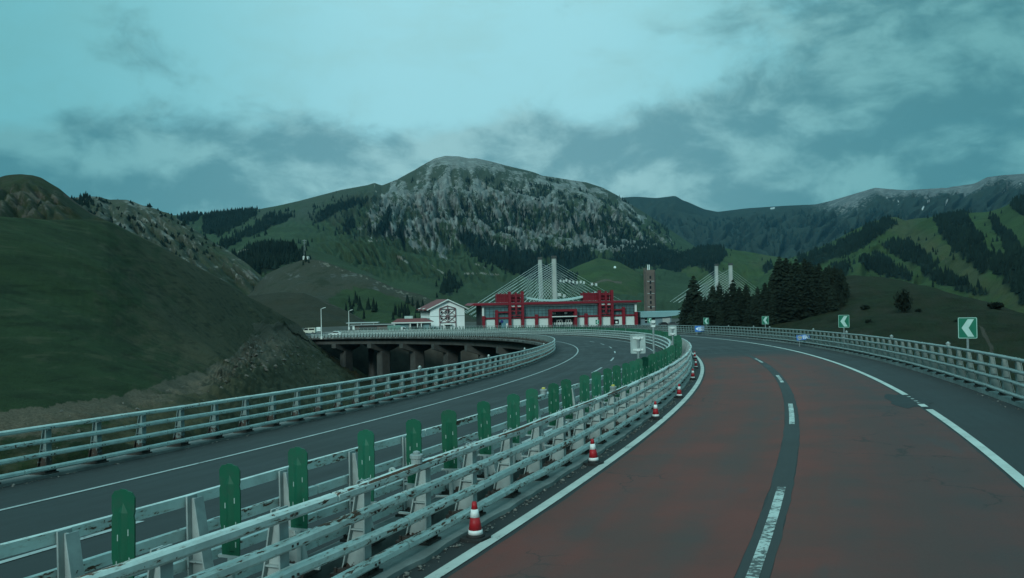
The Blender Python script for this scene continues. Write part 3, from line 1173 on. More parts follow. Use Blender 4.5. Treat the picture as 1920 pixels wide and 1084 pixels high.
# ---- brown spur behind the white house
def cover_spur(V, px, py, tg):
    n = fbm(px/30, py/22, 5, 67)
    jy = py+fbm(px/13, py/9, 4, 68)*9
    soil = np.clip(1.15-seg_dist(px, jy, [(600, 492), (650, 508), (690, 520), (740, 546), (790, 558), (840, 580)])/4.2, 0, .85)
    soil = np.maximum(soil, np.clip(1.0-seg_dist(px, jy, [(715, 524), (735, 538)])/7, 0, 1))
    soil = soil*np.clip(.45+fbm(px/10, py/6, 5, 70, .65)*2.2, 0, 1)
    green = in_poly(px+n*20, py+n*12, [(620, 560), (660, 535), (700, 545), (750, 560), (790, 585), (760, 640), (610, 640)])
    rock = np.clip(.25+n*.7, 0, .75)*np.where(green, .1, 1)*np.clip(1-(px-760)/80, .2, 1)
    return rock, soil, np.where(green, .12, .85+n*.2)


spur = Land('brown_spur_hill', [
    [(430, 560, 820), (478, 536, 800), (500, 513, 780), (540, 497, 760), (572, 488, 740), (600, 488, 720), (640, 501, 700), (690, 516, 680), (740, 541, 660), (790, 554, 640), (840, 576, 620), (880, 592, 600), (940, 625, 590)],
    [(430, 600, 640), (600, 560, 600), (700, 580, 560), (940, 640, 540)],
    [(430, 650, 470), (940, 655, 470)]], 430, 940, 260, 80, m_spur, hills(13, 80, 15, 5, .45, .2), (.12, .35), cover_spur, 1)
wood('conifer_wood', spur.sample(polys([(556, 500), (570, 486), (582, 484), (576, 500), (562, 520)], [(672, 585), (690, 574), (706, 580), (700, 603), (680, 602)],
     [(640, 575), (655, 560), (668, 566), (660, 590), (645, 590)], [(735, 580), (760, 568), (790, 575), (800, 600), (760, 606), (738, 600)], jit=5, seed=30), 9, 8), 5, 10, seed=8)


def cover_spur2(V, px, py, tg):
    n = fbm(px/30, py/22, 5, 69)
    soil = np.clip(1.1-seg_dist(px, py+n*4, [(600, 562), (630, 575), (660, 588), (690, 604)])/2.2, 0, .7)  # pale line along the crest: its lit edge put into the ground colour
    return np.clip(.15+n*.5, 0, 1), soil, .75+n*.3


spur2 = Land('dark_lower_hill', [
    [(400, 570, 520), (440, 558, 520), (520, 548, 510), (570, 549, 500), (600, 561, 490), (630, 574, 480), (660, 588, 470), (690, 604, 460), (720, 616, 450), (800, 640, 440)],
    [(400, 620, 400), (600, 612, 410), (800, 650, 400)],
    [(400, 660, 340), (800, 665, 350)]], 400, 800, 160, 50, m_valley, hills(4, 40, 16, crest=.2), (.1, .3), cover_spur2, 1)

# ---- green hills in the middle right
def cover_g1(V, px, py, tg):
    n = fbm(px/40, py/26, 5, 63)
    soil = np.clip(1.1-seg_dist(px, py+n*6, [(1105, 532), (1140, 527), (1165, 531)])/2.6, 0, .8)
    return np.clip(n*.6, 0, 1), soil, np.clip(.35+n*.7, 0, 1)


n2 = Land('green_knoll', [
    [(1040, 520, 1900), (1085, 498, 1900), (1122, 483, 1900), (1160, 490, 1850), (1200, 512, 1800), (1225, 545, 1750), (1260, 600, 1700)],
    [(1040, 560, 1580), (1122, 532, 1580), (1200, 560, 1520), (1260, 610, 1480)],
    [(1040, 640, 1330), (1260, 640, 1330)]], 1040, 1260, 110, 60, m_green, hills(14, 160, 18, crest=.2), (.1, .3), cover_g1, 2)
n3 = Land('green_knoll', [
    [(1170, 540, 2600), (1198, 515, 2600), (1213, 473, 2600), (1222, 476, 2600), (1250, 494, 2500), (1290, 525, 2400)],
    [(1170, 600, 2000), (1290, 600, 2000)], [(1170, 650, 1300), (1290, 650, 1300)]], 1170, 1290, 60, 40, m_green, hills(10, 160, 19, crest=.2), (.1, .3), cover_g1, 1)
W_G1 = polys([(1172, 568), (1212, 528), (1242, 499), (1280, 474), (1312, 464), (1356, 462), (1362, 474), (1350, 494), (1338, 520), (1318, 502), (1290, 500), (1262, 515), (1240, 525), (1214, 548), (1185, 580)],
     [(1250, 545), (1268, 528), (1284, 548), (1294, 580), (1290, 605), (1265, 600)], [(1430, 500), (1445, 492), (1452, 515), (1440, 525)], jit=6, seed=40)


def cover_g1f(V, px, py, tg):
    a, b, c = cover_g1(V, px, py, tg)
    return a, b, c, W_G1(px, py)


g1 = Land('forested_hill', [
    [(1090, 625, 2200), (1180, 560, 2300), (1210, 531, 2350), (1240, 502, 2400), (1280, 477, 2450), (1310, 467, 2500), (1340, 464, 2500), (1380, 469, 2500), (1420, 476, 2450), (1450, 481, 2400), (1480, 486, 2400), (1520, 497, 2350), (1620, 540, 2300)],
    [(1090, 635, 1900), (1240, 560, 2000), (1340, 530, 2050), (1450, 540, 2050), (1620, 580, 2000)],
    [(1090, 640, 1650), (1620, 640, 1650)]], 1090, 1620, 220, 80, m_green, eroded('g1', 3.2, 12, 220, 20), (.12, .3), cover_g1f, 2)
wood('conifer_wood', g1.sample(W_G1, 7.6, 9), 9, 15, wid=.24, seed=9)

DIAG = [(1665, 410), (1745, 455), (1830, 520), (1920, 580)]


def rel_g2(V, px, py, tg):
    D = eroded('g2', 4.0, 16, 260, 26, .8)(V, px, py, tg)
    b = np.exp(-(seg_dist(px, py, DIAG)/26)**2)+.6*np.exp(-(seg_dist(px, py, [(1640, 440), (1600, 490), (1590, 530)])/24)**2)
    D[..., 2] += 26*b*np.clip((tg-2)*2, 0, 1)
    D[..., 1] -= 70*b*np.clip((tg-2)*2, 0, 1)
    return D


W_G2 = polys(
    [(1495, 484), (1560, 461), (1610, 436), (1662, 410), (1682, 420), (1655, 437), (1630, 457), (1590, 477), (1540, 494), (1510, 506)],
    [(1750, 410), (1792, 396), (1814, 406), (1828, 435), (1849, 456), (1855, 509), (1842, 514), (1792, 473), (1764, 442)],
    [(1852, 408), (1862, 408), (1880, 427), (1898, 447), (1925, 478), (1960, 560), (1925, 556), (1900, 500), (1876, 450)],
    [(1893, 384), (1925, 366), (1990, 350), (1990, 440), (1925, 410)],
    [(1856, 473), (1880, 480), (1913, 498), (1960, 560), (1920, 572), (1906, 557), (1877, 521), (1852, 500)],
    [(1650, 457), (1676, 452), (1712, 456), (1738, 478), (1756, 499), (1750, 506), (1700, 492), (1664, 471)],
    [(1613, 491), (1640, 479), (1665, 488), (1680, 505), (1709, 512), (1709, 527), (1665, 521), (1621, 505)],
    [(1723, 504), (1754, 504), (1792, 522), (1843, 544), (1858, 557), (1806, 546), (1742, 526)],
    [(1560, 500), (1585, 495), (1592, 512), (1580, 530), (1560, 522)], jit=6, seed=50)


def cover_g2(V, px, py, tg):
    n = fbm(px/40, py/26, 5, 64)
    dry = np.exp(-(seg_dist(px, py, DIAG)/22)**2)*.55+.22+n*.5
    soil = np.clip(.9-seg_dist(px, py+n*5, [(1745, 468), (1775, 492), (1800, 505)])/3, 0, .6)
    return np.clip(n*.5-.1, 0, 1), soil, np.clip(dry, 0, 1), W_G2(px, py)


g2 = Land('green_hills', [
    [(1400, 530, 2300), (1440, 505, 2300), (1500, 477, 2200), (1550, 458, 2150), (1600, 431, 2100), (1640, 414, 2100), (1665, 409, 2050), (1690, 415, 2050), (1720, 410, 2000), (1760, 408, 1950), (1800, 401, 1900), (1850, 399, 1800), (1880, 390, 1750), (1900, 380, 1700), (1920, 372, 1650), (2100, 335, 1500), (2700, 390, 1300)],
    [(1400, 560, 1700), (1600, 490, 1600), (1760, 470, 1500), (1920, 450, 1300), (2700, 470, 1000)],
    [(1400, 610, 1100), (1600, 570, 1050), (1920, 560, 850), (2700, 580, 700)],
    [(1400, 680, 600), (2700, 700, 450)]], 1400, 2700, 420, 130, m_green, rel_g2, (.12, .3), cover_g2, 1)
wood('conifer_wood', g2.sample(W_G2, 6.3, 10), 8, 13, wid=.25, seed=10)
# single trees straying from the edges of the woods
def fringe(land, mask, spacing, seed, h0, h1):
    def f(px, py):
        m = np.zeros(px.shape)
        for dx_, dy_ in ((9, 0), (-9, 0), (0, 6), (0, -6), (16, 5), (-16, -5), (14, -8), (-12, 9)):
            m = np.maximum(m, mask(px+dx_, py+dy_))
        return m*(1-mask(px, py))
    wood('straggling_conifers_wood', land.sample(f, spacing, seed), h0, h1, wid=.24, seed=seed)


fringe(g2, W_G2, 38, 301, 6, 11)
fringe(g1, W_G1, 40, 302, 7, 12)
fringe(mount, W_M, 40, 303, 8, 14)
fringe(mount, W_M2, 32, 304, 8, 14)
fringe(bench, W_B, 17, 305, 6, 11)
# forest floor of the far ridge: the dark woods below its rock
wood('conifer_wood', far.sample(lambda a, b: ((b > 409+(a-1345)*-.02+fbm(a/40, b/30, 3, 15)*14) & (b < 470) & (a > 1130) & (a < 1960) & (fbm(a/34, b/22, 4, 16) > -.12))*1.0, 46, 11), 18, 32, wid=.3, seed=11, mat=m_conifer2, n=4, tiers=1)

# ---- left peak
def cover_b(V, px, py, tg):
    n = fbm(px/16+py/40, py/30, 5, 65, .6)
    up = np.clip(1.2-np.abs(py-375)/55, 0, 1)*np.clip((170-px)/60, 0, 1)
    soil = np.clip(1.2-seg_dist(px, py, [(75, 370), (62, 395), (40, 410)])/4, 0, .7)
    soil = np.maximum(soil, np.clip(1.1-seg_dist(px, py+n*3, [(120, 365), (150, 385), (175, 402), (200, 412)])/3, 0, .6))
    g_ = AUX['b']
    return np.clip(up*.42+n*.5*up-.12*g_*up, 0, 1), np.clip(soil+up*.12+n*.3*up, 0, 1), np.clip(.40+n*.4-.10*g_, 0, 1)


peak = Land('rocky_left_hill', [
    [(-500, 420, 380), (-250, 360, 400), (-100, 337, 420), (0, 333, 430), (22, 330, 430), (40, 329, 430), (62, 331, 430), (80, 336, 430), (110, 352, 430), (140, 377, 430), (170, 398, 430), (220, 420, 430), (330, 480, 430), (420, 540, 430)],
    [(-500, 500, 300), (0, 420, 330), (140, 430, 330), (330, 520, 330), (420, 570, 330)],
    [(-500, 640, 180), (420, 650, 230)]], -500, 420, 260, 80, m_peakB, eroded('b', 2.0, 2.5, 26, 17, 1.2), (.15, .4), cover_b, 1)
wood('scattered_bushes_wood', peak.sample(lambda a, b: ((fbm(a/10, b/9, 3, 79) > .33) & (b < 400) & (b > 352))*1.0, 6.0, 12), 1.5, 3.2, wid=.5, seed=12)

# ---- near grassy hill on the left
def scar_d(px, py):
    return np.interp(px, [-700, 0, 100, 200, 300, 380, 440, 470, 520, 560, 620], [800, 768, 757, 745, 716, 690, 662, 628, 612, 604, 600])


def cover_a(V, px, py, tg):
    n = fbm(px/34, py/20, 5, 81)
    jy = py+fbm(px/20, py/14, 5, 82, .6)*13
    below = jy-scar_d(px, py)
    soil = np.clip(below/9+.45, 0, 1)*np.clip(1.25-below/85, .52, 1)*(.66+.6*fbm(V[..., 0]/5, V[..., 1]/5, 4, 84))
    soil = np.where(py > 600, soil, soil*.4)
    soil = np.maximum(soil, in_poly(px+n*12, jy, [(478, 606), (520, 602), (548, 618), (540, 665), (500, 690), (470, 660)])*(.55+n*.5))
    soil = np.maximum(soil, np.clip(1.-seg_dist(px, jy, [(540, 575), (556, 596), (566, 612)])/5, 0, .7))
    rock = np.clip(soil-.45, 0, 1)*np.clip(fbm(px/8, py/6, 4, 83)*2+.2, 0, 1)
    dry = np.clip((py-scar_d(px, py)-15)/40, 0, 1)*.7+np.clip((px-130)/260, 0, 1)*.85+n*.6+.08-np.clip((py-640)/200, 0, .3)
    return rock, soil, np.clip(dry, 0, 1)


def rel_a(V, px, py, tg):
    D = np.zeros_like(V)
    n = fbm(V[..., 0]/22, V[..., 1]/22, 6, 24, .55)
    k = np.where(tg < 2, .3, np.clip(.15+(tg-2)*1.2, 0, 1))
    sc_ = np.clip(V[..., 1]/120, .12, 1.3)
    st = fbm(V[..., 0]/2.6, V[..., 1]/2.6, 4, 25, .6)*np.clip((py-scar_d(px, py))/25, 0, 1)
    D[..., 2] = (n*2.2*sc_+st*.95*np.clip(V[..., 1]/60, .25, 1.6))*k
    return D


hillA = Land('grassy_left_hill', [
    [(-700, 330, 50), (-300, 385, 65), (0, 405, 88), (110, 411, 100), (170, 412, 110), (200, 416, 115), (260, 443, 130), (330, 478, 150), (400, 515, 175), (450, 545, 200), (500, 575, 225), (540, 597, 250), (562, 610, 270), (576, 632, 286), (604, 655, 293), (640, 680, 296), (700, 720, 300), (780, 790, 300)],
    [(-700, 640, 30), (-300, 610, 40), (0, 600, 50), (110, 600, 55), (200, 595, 62), (300, 600, 78), (400, 610, 108), (450, 606, 146), (500, 596, 200), (540, 606, 240), (576, 640, 278), (604, 662, 285), (640, 687, 288), (700, 728, 290), (780, 800, 290)],
    [(-700, 1000, 19), (-300, 850, 25), (0, 768, 31), (100, 757, 33), (200, 745, 36.5), (300, 716, 45), (400, 684, 66), (450, 660, 106), (500, 625, 180), (540, 622, 232), (576, 650, 265), (604, 672, 272), (640, 698, 272), (700, 740, 270), (780, 820, 265)],
    [(-700, 1100, 16.5), (-300, 960, 20.5), (0, 850, 25.5), (100, 828, 27), (200, 806, 29.5), (300, 780, 34), (400, 745, 44), (450, 728, 58), (500, 712, 90), (540, 704, 126), (580, 706, 165), (640, 735, 185), (700, 780, 195), (780, 860, 200)],
    [(-700, 1500, 15.5), (-300, 1180, 19.2), (0, 1000, 23.6), (100, 965, 25), (200, 935, 27), (300, 905, 30), (400, 880, 35), (450, 870, 39), (500, 865, 46), (540, 865, 56), (580, 875, 66), (640, 890, 78), (700, 930, 90), (780, 1000, 100)],
    [(-700, 2600, 15), (-300, 2200, 18.6), (0, 1900, 22.9), (100, 1850, 24.3), (200, 1750, 26.2), (300, 1650, 28.5), (400, 1500, 32), (500, 1350, 37), (580, 1250, 46), (640, 1200, 55), (700, 1200, 65), (780, 1250, 75)],
    ], -700, 780, 560, 190, m_hillA, rel_a, (.3, .8), cover_a, 2)

# ---- right slope below the outer guardrail
def cover_r(V, px, py, tg):
    n = fbm(px/36, py/22, 5, 85)
    soil = np.clip(1.-seg_dist(px+n*10, py, [(1840, 615), (1852, 640), (1862, 670)])/8, 0, .6)
    soil = np.maximum(soil, in_poly(px+n*16, py+n*12, [(1585, 560), (1640, 540), (1680, 575), (1650, 640), (1590, 640)])*(.3+n*.4))
    return np.clip(n*.5, 0, .6), soil, np.clip(.5+n*.7, 0, 1)


rightn = Land('right_grass_slope', [
    [(1200, 636, 330), (1230, 630, 320), (1300, 612, 300), (1400, 590, 290), (1500, 556, 300), (1560, 523, 320), (1600, 517, 320), (1640, 519, 310), (1700, 529, 290), (1760, 544, 265), (1830, 561, 235), (1880, 575, 215), (1920, 588, 200), (2100, 620, 140), (2700, 760, 60)],
    [(1200, 650, 260), (1300, 640, 240), (1400, 630, 230), (1500, 610, 225), (1600, 590, 215), (1700, 595, 190), (1830, 625, 150), (1920, 650, 125), (2100, 720, 80), (2700, 1000, 30)],
    [(1200, 680, 190), (1300, 670, 180), (1500, 680, 150), (1700, 720, 110), (1920, 800, 75), (2700, 1500, 20)],
    [(1200, 760, 130), (1500, 790, 100), (1920, 1100, 48), (2700, 2400, 14)]], 1200, 2700, 300, 100, m_rightn, hills(3.5, 30, 27, 6, .55, .25), (.12, .3), cover_r, 2)

# ---- level ground of the service area behind the loop
m_earth = plain('packed_earth', (.055, .050, .042), .95, .4, .3)
plaza = MB()
pv = []
for x, y in ((-130, 333), (-60, 322), (0, 312), (35, 300), (70, 285), (110, 280), (130, 300), (130, 430), (-130, 460)):
    pv.append((x, y))
plaza.prism(pv, 'z', -30, -9.0)
tag(plaza.build('pavement', m_earth), kind='structure')

# ==================================================================================================================
# ROAD AND VIADUCT
# ==================================================================================================================
road_l = strip('road', -11.36, -.12, S0, SEND, 0.0, m_asph_l, None, 1.0, 'structure', 6)
road_r = strip('road', 1.5, 12.3, S0, SEND, 0.0, m_asph_r, None, 1.0, 'structure', 6)
# worn red surfacing either side of the grey strip of the lane line
strip('red_surfacing', 2.24, 5.66, S0, 63.5, .004, m_redroad, road_r, .5, None, 4, 0, .03)
strip('red_surfacing', 6.06, 9.66, S0, 63.0, .004, m_redroad, road_r, .5, None, 4, 0, .03)
strip('lane_strip', 5.67, 6.06, S0, 60.5, .008, m_strip, road_r, .5, None, 1, 0, .05)
# painted lines
strip('edge_line', 1.95, 2.15, S0, SEND, .012, m_line, road_r, .5)
for a, b in ((S0, 18.4), (19.15, 20.0), (23.2, SJ-.2), (SJ+.2, SEND)):
    strip('edge_line', 9.72, 9.92, a, b, .012, m_line, road_r, .5)
for a, b in ((20.35, 20.55), (20.9, 21.1), (21.6, 21.9), (22.4, 22.6)):
    strip('edge_line_scrap', 9.76+.04*rnd.random(), 9.88, a, b, .0125, m_line_worn, road_r, .2)
for a, b in ((-15, -9), (.1, 6.1), (15.3, 21.1), (30.7, 35.6), (47.6, 53.2)):
    strip('lane_dash', 5.79, 5.94, a, b, .014, m_line_worn, road_r, .5)
strip('edge_line', -8.745, -8.605, S0, SEND, .012, m_line_left, road_l, .5)
strip('edge_line', -1.07, -.92, S0, SEND, .012, m_line_left, road_l, .5)
for a, b in ((-4, 2), (12.5, 18.5), (28, 34), (44.2, 50.6), (60, 66.5), (77, 82.5), (92.5, 98.5), (108, 114), (123, 129)):
    strip('lane_dash', -4.82, -4.67, a, b, .012, m_line_left, road_l, .5)
strip('expansion_joint', -11.3, -.15, SJ-.18, SJ+.18, .016, m_joint, road_l, .18, None, 6)
strip('expansion_joint', 1.55, 12.25, SJ-.18, SJ+.18, .016, m_joint, road_r, .18, None, 6)


def blob_patch(name, s, o, ls, lo, h, mat, parent, seed):
    rs = random.Random(seed)
    n = 26
    vs, mb = [], MB()
    for i in range(n):
        a = 2*PI*i/n
        k = .78+.4*rs.random()
        vs.append(road(s+math.cos(a)*ls*k, o+math.sin(a)*lo*k, h))
    mb.add(vs, [tuple(range(n))])
    return mb.build(name, mat, parent)


blob_patch('asphalt_patch', 21.3, 9.62, 2.5, .62, .010, m_patch, road_r, 4)
blob_patch('asphalt_patch', 18.75, 9.85, .35, .12, .0105, m_patch, road_r, 5)

viaduct = thing('viaduct', 'long curved concrete road viaduct on wide piers carrying both carriageways', 'bridge')
for o0, o1 in ((-12.15, -.1), (1.48, 13.0)):
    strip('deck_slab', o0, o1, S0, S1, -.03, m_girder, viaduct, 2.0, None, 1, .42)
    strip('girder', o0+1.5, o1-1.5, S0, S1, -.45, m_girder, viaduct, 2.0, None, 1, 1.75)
strip('kerb', -12.15, -11.34, S0, SEND, .07, m_kerb, viaduct, .5, None, 1, .4, .03)
strip('kerb', -.12, .42, S0, SEND, .07, m_kerb, viaduct, .5, None, 1, .4, .02)
strip('kerb', .86, 1.58, S0, SEND, .07, m_kerb_pale, viaduct, .4, None, 1, .4, .10)
strip('kerb', 12.27, 13.0, S0, SEND, .15, m_kerb_pale, viaduct, .5, None, 1, .4, .03)


def pier(s, omid, half):
    c = road(s, omid, -2.25)
    a = heading(s)
    mb = MB()
    # hammerhead cap: sloping underside, seen along the road
    mb.prism([(-half, 0), (half, 0), (half, -1.35), (2.2, -2.5), (-2.2, -2.5), (-half, -1.35)], 'y', -.95, .95)
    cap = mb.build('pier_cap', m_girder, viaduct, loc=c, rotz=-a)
    cap['kind'] = 'thing'
    mb = MB()
    zb = -32-c[2]
    mb.prism([(-1.9, -1.0), (-1.5, -1.25), (1.5, -1.25), (1.9, -1.0), (1.9, 1.0), (1.5, 1.25), (-1.5, 1.25), (-1.9, 1.0)], 'z', -2.5, zb)
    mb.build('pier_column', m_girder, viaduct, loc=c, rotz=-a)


for s in (306, 287, 268, 247, 222, 194, 164, 134, 104, 74, 44, 14):
    pier(s, -6.1, 5.6)
    pier(s, 7.2, 5.4)

# ==================================================================================================================
# GUARDRAILS
# ==================================================================================================================
def post_mesh(name, top, mat, depth=.34, zb=.05):
    """leaning H-post: front flange, tapering web, bent back flange, stiffener, foot plate; +x is the road side"""
    mb = MB()
    mb.box(-.022, 0, -.08, .08, zb+.02, top)
    zk = zb+.58
    mb.prism([(-.022, zb+.02), (-.022, top-.03), (-.10, top-.03), (-.21, zk), (-depth, zb+.02)], 'y', -.012, .012)
    mb.obox((-.105, 0, top-.02), (-.216, 0, zk), .15, .018, 0, (1, 0, 0))
    mb.obox((-.216, 0, zk), (-depth-.006, 0, zb+.02), .15, .018, 0, (1, 0, 0))
    mb.box(-.205, -.022, -.07, .07, zk-.008, zk+.008)
    mb.box(-depth-.10, .10, -.2, .2, zb-.03, zb+.035, 1)
    mb.box(-depth-.03, .03, -.13, .13, zb+.035, zb+.085, 1)
    for bx in (-depth-.05, .05):
        for by in (-.14, .14):
            mb.tube((bx, by, zb+.02), (bx, by, zb+.10), .022, n=6, mi=1)
    # rail brackets
    for k in range(4):
        z = top-.10-k*(top-.30)/3.0
        mb.box(-.004, .022, -.05, .05, z-.05, z+.05)
    for k in range(4):
        z = top-.07-k*(top-zb-.23)/3.0
        for by in (-.045, .045):
            mb.box(.13, .146, by-.013, by+.013, z-.013, z+.013, 1)
    return mb.mesh(name, [mat, m_foot])


def guardrail(label, o, side, top, mat, pmat, zb, s0, s1, group, wob=.012, seed=1, sp=1.7, rh=.118):
    """four box rails on posts; side = +1 when the road lies on the +offset side"""
    root = thing('guardrail', label, 'guardrail', group=group)
    rs = random.Random(seed)
    pm = post_mesh('post', top, pmat, zb=zb)
    n = int((s1-s0)/sp)
    q = np.arange(n+1)*sp+s0
    pts = road(q, o-side*.085)
    for i in range(n+1):
        p = link_obj('post', pm, root)
        p.location = pts[i]
        a = heading(q[i])
        p.rotation_euler = (0, (rs.random()-.5)*.02, -a+(0 if side > 0 else PI)+(rs.random()-.5)*.05)
    # box section with cut corners: (towards road, up)
    hw, c = .052, .030
    prof = [(-hw, -rh/2), (hw-c, -rh/2), (hw, -rh/2+c), (hw, rh/2-c), (hw-c, rh/2), (-hw, rh/2)]
    per = [0]
    for (ax, az), (bx, bz) in zip(prof, prof[1:]+prof[:1]):
        per.append(per[-1]+math.hypot(bx-ax, bz-az))
    m = len(prof)
    for k in range(4):
        zc = top-rh/2-k*(top-zb-.16-rh/2)/3.0
        i = -1 if k else -2
        while i < n:
            a, b = max(i, 0), min(i+3, n)
            i += 3
            if b <= a:
                continue
            sv = [q[a]+.85*(a > 0)+.022]
            sv += [x for x in q[a:b+1] if x > sv[0]+.2]
            e = q[b]+.85*(b < n)-.022
            sv = [x for x in sv if x < e-.2]+[e]
            sv = np.array(sv)
            w1 = perlin(sv*.37+k*7.3, 0*sv+seed*3.1, 55)*wob*2.2
            w2 = perlin(sv*.31+k*9.1, 0*sv+seed*5.7+40, 56)*wob*1.6
            V, UV = [], []
            base = road(sv, o)
            hd = np.interp(sv, ss, hh)
            lat = np.stack([np.cos(hd), -np.sin(hd), 0*hd+E_X], -1)
            for j, (px_, pz_) in enumerate(prof+prof[:1]):
                g = base+lat*(side*(px_+w1))[:, None]
                g[:, 2] += zc+pz_+w2
                V.append(g)
                UV.append(np.stack([sv+k*37.0+seed*11, 0*sv+per[j]+k*2.0], -1))
            ns = len(sv)
            V, UV = np.concatenate(V), np.concatenate(UV)
            t = np.arange(ns-1)
            qd = np.concatenate([np.stack([t+j*ns, t+(j+1)*ns, t+(j+1)*ns+1, t+j*ns+1], -1) for j in range(m)])
            ends = []
            for c0 in (0, ns-1):
                r = [c0+j*ns for j in range(m)]
                ends += [[r[0], r[1], r[2], r[5]], [r[5], r[2], r[3], r[4]]]
            me = np_mesh('rail', V, np.concatenate([qd, np.array(ends)]), smooth=False)
            uvl = me.uv_layers.new(name='UVMap')
            li = np.zeros(len(me.loops), np.int32)
            me.loops.foreach_get('vertex_index', li)
            uvl.data.foreach_set('uv', UV[li].astype(np.float32).ravel())
            me.materials.append(m_rail_ct if (mat is m_rail_c and k == 0 and -2 < sv[0] < 19) else mat)
            link_obj('rail', me, root)
    return root


GG = 'white four-rail guardrails along the carriageways'
guardrail('pale guardrail with four rails on the far left edge, below the grassy hill', O_B, 1, 1.29, m_rail_b, m_post_b, .07, -9.0, S1, GG, .010, 1)
guardrail('white guardrail of the median standing behind the green boards, its posts towards them', O_D, -1, 1.38, m_rail_d, m_post_c, .07, -9.0, S1, GG, .010, 2)
guardrail('rust-streaked white guardrail in front, beside the row of traffic cones', O_C, 1, 1.28, m_rail_c, m_post_c, .07, -9.0, S1, GG, .016, 3, rh=.122)
guardrail('grey-green guardrail with broad posts on the right edge, carrying the chevron signs', O_H, -1, 1.44, m_rail_h, m_post_h, .15, 6.0, S1, GG, .008, 4, sp=1.65, rh=.10)

# ------------------------------------------------------------------ green boards between the two median guardrails
def board_mesh():
    mb = MB()
    zb, zt, hw = .76, 1.76, .135
    out = [(-hw+.02, zb), (hw-.02, zb), (hw-.012, zb+.30), (hw, zb+.34), (hw, zb+.72), (hw-.012, zb+.76), (hw, zb+.80), (hw, zt-.07), (hw-.035, zt-.022), (.045, zt-.012), (.03, zt),
           (-.03, zt), (-.045, zt-.012), (-hw+.035, zt-.022), (-hw, zt-.07), (-hw, zb+.80), (-hw+.012, zb+.76), (-hw, zb+.72), (-hw, zb+.34), (-hw+.012, zb+.30)]
    mb.prism(out, 'y', -.008, .008)
    # pressed centre fold
    for sg in (-1, 1):
        mb.add([(-.055, sg*.008, zb+.05), (.0, sg*.036, zb+.05), (.055, sg*.008, zb+.05), (-.055, sg*.008, zt-.22), (0, sg*.030, zt-.22), (.055, sg*.008, zt-.22), (0, sg*.008, zt-.12)],
               [(0, 1, 4, 3), (1, 2, 5, 4), (3, 4, 6), (4, 5, 6)][::1])
    for x, z in ((-.062, 1.30), (.062, 1.36), (-.075, 1.05), (.075, 1.10), (.04, 1.46), (-.05, .92), (.07, .88)):  # small pale slits, slightly proud of the board
        mb.box(x-.0055, x+.0055, -.0115, .0115, z-.03, z+.03, 1)
    mb.box(-.16, .16, -.02, .02, zb-.03, zb, 2)
    mb.box(-.03, .03, -.025, .025, .30, zb-.03, 2)
    mb.box(-.28, .28, -.02, .02, .27, .30, 2)
    return mb.mesh('anti_glare_board', [m_board, plain('pale_slit', (.30, .36, .33), .5), m_post_c])


bm_ = board_mesh()
O_BD = .64
bs = [s_at_px(x, O_BD, 1.35, -7, 30) for x in (229, 437, 568, 692, 776.5, 846, 913, 963, 1001, 1039, 1068, 1095)]
q = bs[0]
front = []
while q-1.5 > 1e9:      # nearer boards lie outside the frame
    q -= 1.5
    front.insert(0, q)
spots = front+bs
while spots[-1] < S1-2:
    spots.append(spots[-1]+1.5)
def ordinal(n):
    a = ['', 'first', 'second', 'third', 'fourth', 'fifth', 'sixth', 'seventh', 'eighth', 'ninth', 'tenth', 'eleventh', 'twelfth', 'thirteenth', 'fourteenth', 'fifteenth', 'sixteenth', 'seventeenth', 'eighteenth', 'nineteenth']
    if n < 20:
        return a[n]
    t_ = {2: 'twent', 3: 'thirt', 4: 'fort', 5: 'fift', 6: 'sixt', 7: 'sevent'}[n//10]
    return t_+'ieth' if n % 10 == 0 else t_+'y-'+a[n % 10]


ORD = ['first', 'second', 'third', 'fourth', 'fifth', 'sixth', 'seventh', 'eighth', 'ninth', 'tenth', 'eleventh', 'twelfth', 'thirteenth', 'fourteenth']
nf = len(front)
for i, s in enumerate(spots):
    o = bpy.data.objects.new('anti_glare_board', bm_)
    C.objects.link(o)
    o.location = road(s, O_BD+rnd.gauss(0, .01))
    o.rotation_euler = (rnd.gauss(0, .022), rnd.gauss(0, .020), -heading(s)+rnd.gauss(0, .09))
    k = i-nf
    if k < 0:
        lab = 'green anti-glare board before the foremost one, at the lower left picture edge'
    elif k == 0:
        lab = 'foremost green anti-glare board between the median rails, nearest the lower left corner'
    elif k < 12:
        lab = '%s green anti-glare board counted from the lower left along the median rails' % ORD[k]
    elif k < 24:
        lab = '%s green anti-glare board along the median, where the boards begin to overlap' % ordinal(k+1)
    elif s < SJ:
        lab = 'green anti-glare board in the closed wall where the boards overlap round the bend'
    else:
        lab = 'small far green anti-glare board along the median beyond the bend'
    tag(o, lab, 'anti-glare board', 'green anti-glare boards along the median')

# ------------------------------------------------------------------ small caps on the rails
m_capgrey = plain('cap_grey', (.22, .25, .245), .6, .2, 8)


def delineator(s, o, z, mat_top, label):
    t = thing('rail_delineator', label, 'delineator', road(s, o, z), -heading(s), 'small cap delineators on the guardrails')
    MB().lathe([(.08, 0), (.08, .07), (.094, .075), (.094, .12), (.08, .13)], 14).build('cap_body', m_capgrey, t)
    MB().lathe([(.05, .13), (.05, .16), (.02, .175)], 10).build('reflector', mat_top, t)


